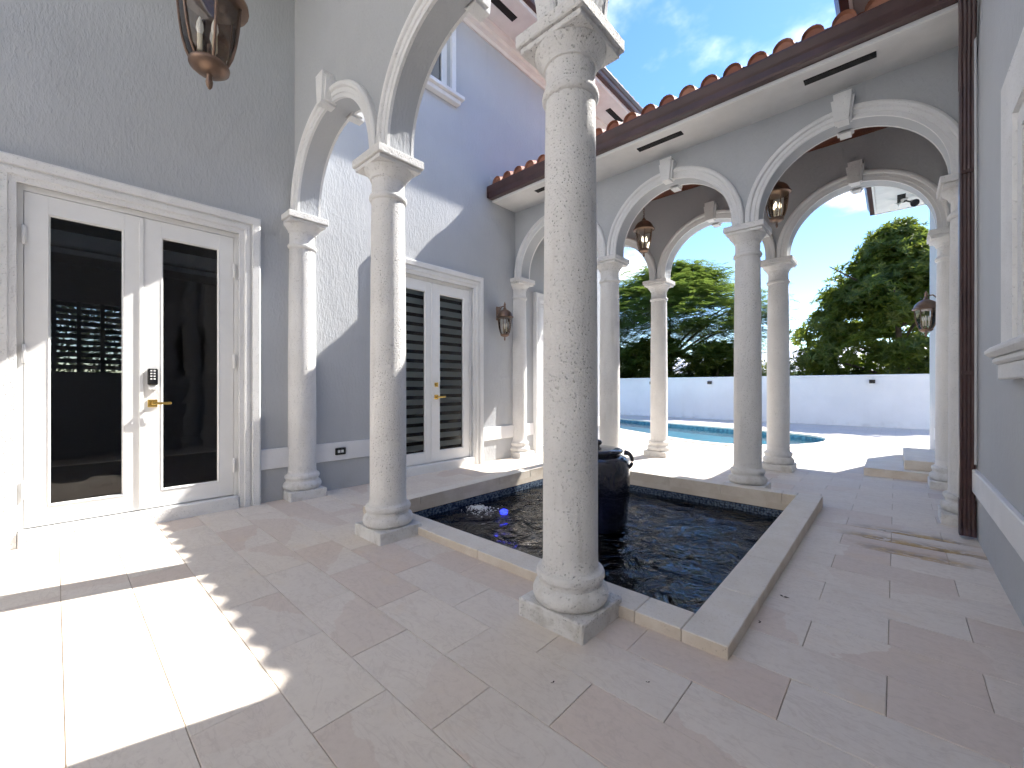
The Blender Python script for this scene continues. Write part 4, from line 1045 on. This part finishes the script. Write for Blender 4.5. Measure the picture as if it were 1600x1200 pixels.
# ----------------------------------------------------------------- beyond the wall
nh = empty('neighbour_house', (-9.5, 36, 0), label='neighbouring house with pale standing seam metal roof behind the wall', category='house')
mb = MB(); mb.box(-18, 4, 34, 42, -.05, 2.15); mb.build('wall', 'house_green', nh)
mb = MB(); mb.add([(-18.6, 33.4, 2.2), (4.6, 33.4, 2.2), (4.6, 38, 4.0), (-18.6, 38, 4.0), (-18.6, 42.6, 2.2), (4.6, 42.6, 2.2)], [(0, 1, 2, 3), (3, 2, 5, 4), (0, 3, 4), (1, 5, 2)]); rfn = mb.build('roof', 'metal_roof', nh)
for i in range(38):
    x = -18.4 + i * .61; mb = MB(); mb.tube([(x, 33.4, 2.23), (x, 38, 4.03)], .03, 4); mb.build('seam', 'metal_roof', rfn)
mb = MB(); mb.box(-18.6, 4.6, 33.3, 33.39, 2.0, 2.2); mb.build('eave_board', 'house_green', nh)

def add_leaf(V, F, p, d, up, L, W, fold=.25):
    d = d.normalized(); sd = d.cross(up)
    if sd.length < 1e-3: sd = d.cross(Vector((1, 0, .2)))
    sd.normalize(); nn = sd.cross(d)
    n = len(V)
    V += [tuple(p), tuple(p + d * L * .45 + sd * W * .5 - nn * 0), tuple(p + d * L - nn * L * .18), tuple(p + d * L * .45 - sd * W * .5), tuple(p + d * L * .45 - nn * W * fold)]
    F += [(n, n + 1, n + 4), (n + 1, n + 2, n + 4), (n + 2, n + 3, n + 4), (n + 3, n, n + 4)]
def limbs(mb, base, h, spread, n, r, rnd, tips, zlow=.35):
    top = Vector(base) + Vector((0, 0, h))
    mb.tube([base, (base[0] + .05, base[1], base[2] + h * .5), top], [r, r * .75, r * .35], 10)
    for i in range(n):
        a = 2 * math.pi * i / n + rnd.uniform(-.3, .3); z = base[2] + h * rnd.uniform(zlow, .95)
        p0 = Vector((base[0], base[1], z)); d = Vector((math.cos(a), math.sin(a), rnd.uniform(.25, .9)))
        p1 = p0 + d * spread * .5; p2 = p1 + Vector((d.x, d.y, d.z * .5)) * spread * .5
        mb.tube([p0, p1, p2], [r * .4, r * .25, r * .1], 7); tips += [p1, p2]
def leafy(name, mat, V, F, parent):
    off = wloc(parent); me = bpy.data.meshes.new(name)
    me.from_pydata([(v[0] - off.x, v[1] - off.y, v[2] - off.z) for v in V], [], F); me.materials.append(MATS[mat])
    o = bpy.data.objects.new(name, me); COL.objects.link(o); o.parent = parent; return o
# broad-leaved tree: rosettes on the surface and inside of clumps
def broad_tree(cx, cy, zlo, ztop, rad, nclump, label, seed, prof, name='broadleaf_tree'):
    rnd = random.Random(seed); e = empty(name, (cx, cy, -.05), label=label, category='tree')
    mb = MB(); tips = []; limbs(mb, (cx, cy, -.05), ztop * .62, rad * .8, 9, .16, rnd, tips); mb.build('trunk', 'bark', e, smooth=60)
    V, F = [], []
    heads = []
    for _ in range(max(20, nclump // 10)):
        t = rnd.random() ** .8; z = zlo + (ztop - zlo) * t
        rmax = rad * prof(t); a = rnd.uniform(0, 2 * math.pi); rr_ = max(0, rmax - .35) * (1 - .6 * rnd.random() ** 2.2)
        heads.append((Vector((cx + rr_ * math.cos(a), cy + rr_ * math.sin(a), z - .2)), a, t, rnd.uniform(.32, .62)))
    for i in range(nclump):
        hc, a, t, hr = heads[i % len(heads)]
        b_ = rnd.uniform(0, 2 * math.pi); el_ = math.asin(rnd.uniform(-.25, 1))
        out = Vector((math.cos(b_) * math.cos(el_), math.sin(b_) * math.cos(el_), math.sin(el_)))
        c = hc + Vector((out.x * hr, out.y * hr, out.z * hr * .8))
        out = (out + Vector((math.cos(a) * .3, math.sin(a) * .3, .35))).normalized()
        cr_ = rnd.uniform(.08, .20)
        for _r in range(rnd.randint(5, 9)):
            q = c + Vector((rnd.gauss(0, 1), rnd.gauss(0, 1), rnd.gauss(0, .75))) * cr_
            ax = (out + Vector((rnd.uniform(-.5, .5), rnd.uniform(-.5, .5), rnd.uniform(-.1, .5)))).normalized()
            u = ax.orthogonal().normalized(); w_ = ax.cross(u)
            m_ = rnd.randint(7, 10)
            for k in range(m_):
                b = 2 * math.pi * k / m_ + rnd.uniform(-.3, .3); el = rnd.uniform(.15, .75)
                d = (u * math.cos(b) + w_ * math.sin(b)) * math.cos(el) + ax * math.sin(el)
                add_leaf(V, F, q, d, ax, rnd.uniform(.14, .27), rnd.uniform(.05, .085))
    leafy('crown', 'leaf_broad', V, F, e)
broad_tree(.05, 20.3, 1.1, 6.8, 3.55, 1500, 'broad-leaved dark green tree beyond the wall, right of the walkway', 5, lambda t: (.60 + .40 * min(1, t / .30)) * (1 - max(0, t - .22) / .78) ** .72 + .04)
broad_tree(-11.6, 19.4, .3, 3.6, 1.9, 330, 'dense round bush over the wall at the left end, under the feathery crown', 31, lambda t: 1 - .5 * t * t, 'bush')
broad_tree(-8.6, 19.8, .3, 3.3, 2.0, 330, 'dense round bush over the wall in the middle, under the feathery crown', 32, lambda t: 1 - .5 * t * t, 'bush')
broad_tree(-6.0, 20.4, .3, 3.1, 1.7, 260, 'dense round bush at the right foot of the feathery tree', 33, lambda t: 1 - .5 * t * t, 'bush')
# feathery tree: drooping fronds of small leaflets
def feather_tree(cx, cy, zlo, ztop, rad, nfr, label, seed):
    rnd = random.Random(seed); e = empty('feathery_tree', (cx, cy, -.05), label=label, category='tree', )
    mb = MB(); tips = []; limbs(mb, (cx, cy, -.05), ztop * .6, rad * .85, 11, .2, rnd, tips, .25); mb.build('trunk', 'bark', e, smooth=60)
    V, F = [], []
    clumps = []
    for _ in range(210):
        t = rnd.random() ** .85; z = zlo + (ztop - zlo) * t; rm = rad * (1 - max(0, t - .5) ** 1.5 * 2.0)
        a = rnd.uniform(0, 2 * math.pi); rr_ = max(.2, rm) * math.sqrt(rnd.uniform(.08, 1)); clumps.append((Vector((cx + rr_ * math.cos(a), cy + rr_ * math.sin(a), z)), rnd.uniform(.3, .62)))
    up = Vector((0, 0, 1))
    for i in range(nfr):
        c, cs = clumps[i % len(clumps)]; p = c + Vector((rnd.gauss(0, cs), rnd.gauss(0, cs), rnd.gauss(0, .42 * cs)))
        a = math.atan2(p.y - cy, p.x - cx) + rnd.gauss(0, .9)
        d = Vector((math.cos(a), math.sin(a), rnd.uniform(-.1, .5))); Lf = rnd.uniform(.28, .6)
        sd = d.cross(up).normalized()
        for k in range(8):
            t = (k + 1) / 8; q = p + d * Lf * t + Vector((0, 0, -.35 * Lf * t * t))
            for sg in (-1, 1):
                w_ = (sd * sg + d * .5 + Vector((0, 0, rnd.uniform(-.35, .1)))).normalized(); l = .17 * (1 - .6 * abs(t - .45)) * rnd.uniform(.8, 1.15)
                sv = w_.cross(up).normalized() * .026; n_ = len(V)
                V += [tuple(q), tuple(q + w_ * l * .5 + sv), tuple(q + w_ * l), tuple(q + w_ * l * .5 - sv)]; F.append((n_, n_ + 1, n_ + 2, n_ + 3))
    leafy('crown', 'leaf_feather', V, F, e)
feather_tree(-9.0, 22.3, 1.2, 7.2, 5.0, 22000, 'wide feathery light green tree beyond the wall, left of the far column', 11)
def shrub(cx, cy, h, r, label, seed, mat='leaf_shrub', n=60, L=(.1, .2)):
    rnd = random.Random(seed); e = empty('shrub', (cx, cy, -.05), label=label, category='shrub', group='shrubs behind the garden wall')
    mb = MB(); V, F = [], []
    for i in range(7):
        a = rnd.uniform(0, 6.28); mb.tube([(cx, cy, -.05), (cx + r * .4 * math.cos(a), cy + r * .4 * math.sin(a), h * .6), (cx + r * .8 * math.cos(a), cy + r * .8 * math.sin(a), h * rnd.uniform(.75, .95))], [.025, .015, .006], 6)
    mb.build('stem', 'bark', e)
    for _ in range(n):
        a = rnd.uniform(0, 6.28); rr_ = r * math.sqrt(rnd.random()); c = Vector((cx + rr_ * math.cos(a), cy + rr_ * math.sin(a), h * (1 - .55 * rnd.random() ** 1.5) - .25 * rr_))
        for k in range(14):
            d = Vector((rnd.gauss(0, 1), rnd.gauss(0, 1), rnd.gauss(.3, .7))); add_leaf(V, F, c + d * .06, d, Vector((0, 0, 1)), rnd.uniform(*L), rnd.uniform(.05, .09))
    leafy('foliage', mat, V, F, e)
shrub(-3.75, 17.6, 2.15, .55, 'small yellowish shrub poking over the wall between the far columns', 2)
shrub(-10.3, 17.9, 2.05, 1.0, 'low yellow-green shrub at the foot of the feathery tree', 4, n=90)
shrub(-2.7, 17.7, 1.9, .4, 'tiny leafy sprig over the wall beside the broad-leaved tree', 8, n=25)
hd = empty('hedge', (-10.6, .5, -.05), label='clipped green hedge seen through the window slats of the house', category='hedge')
V, F = [], []; rnd = random.Random(21)
for _ in range(16000):
    p = Vector((rnd.uniform(-11.2, -10.1), rnd.uniform(-2.0, 3.0), rnd.uniform(0, 3.2))); d = Vector((rnd.gauss(.4, 1), rnd.gauss(0, 1), rnd.gauss(.3, .8))); add_leaf(V, F, p, d, Vector((0, 0, 1)), rnd.uniform(.08, .16), .06)
leafy('foliage', 'leaf_shrub', V, F, hd)

# ----------------------------------------------------------------- fallen leaves
def fallen(x, y, z, s, a, label):
    mb = MB(); V, F = [], []
    add_leaf(V, F, Vector((x, y, z + .004)), Vector((math.cos(a), math.sin(a), .15)), Vector((0, 0, 1)), s, s * .5, .3); add_leaf(V, F, Vector((x, y, z + .004)), Vector((math.cos(a + 1.9), math.sin(a + 1.9), .25)), Vector((0, 0, 1)), s * .7, s * .4, .3)
    me = bpy.data.meshes.new('fallen_leaf'); me.from_pydata([(v[0] - x, v[1] - y, v[2] - z) for v in V], [], F); me.materials.append(MATS['dry_leaf'])
    o = bpy.data.objects.new('fallen_leaf', me); COL.objects.link(o); o.location = (x, y, z); o['label'] = label; o['category'] = 'leaf'; o['group'] = 'fallen leaves on the paving'
fallen(-.475, 2.80, 0, .035, .4, 'curled dry leaf on the paving just right of the coping edge')
fallen(-.505, 2.42, 0, .022, 2.2, 'dry leaf crumb tight against the outer coping side')
fallen(-.74, 1.62, 0, .014, 1.2, 'dark speck of leaf below the near coping corner')
fallen(-1.02, 1.36, 0, .016, 2.0, 'dark leaf speck on the slab before the foreground column')
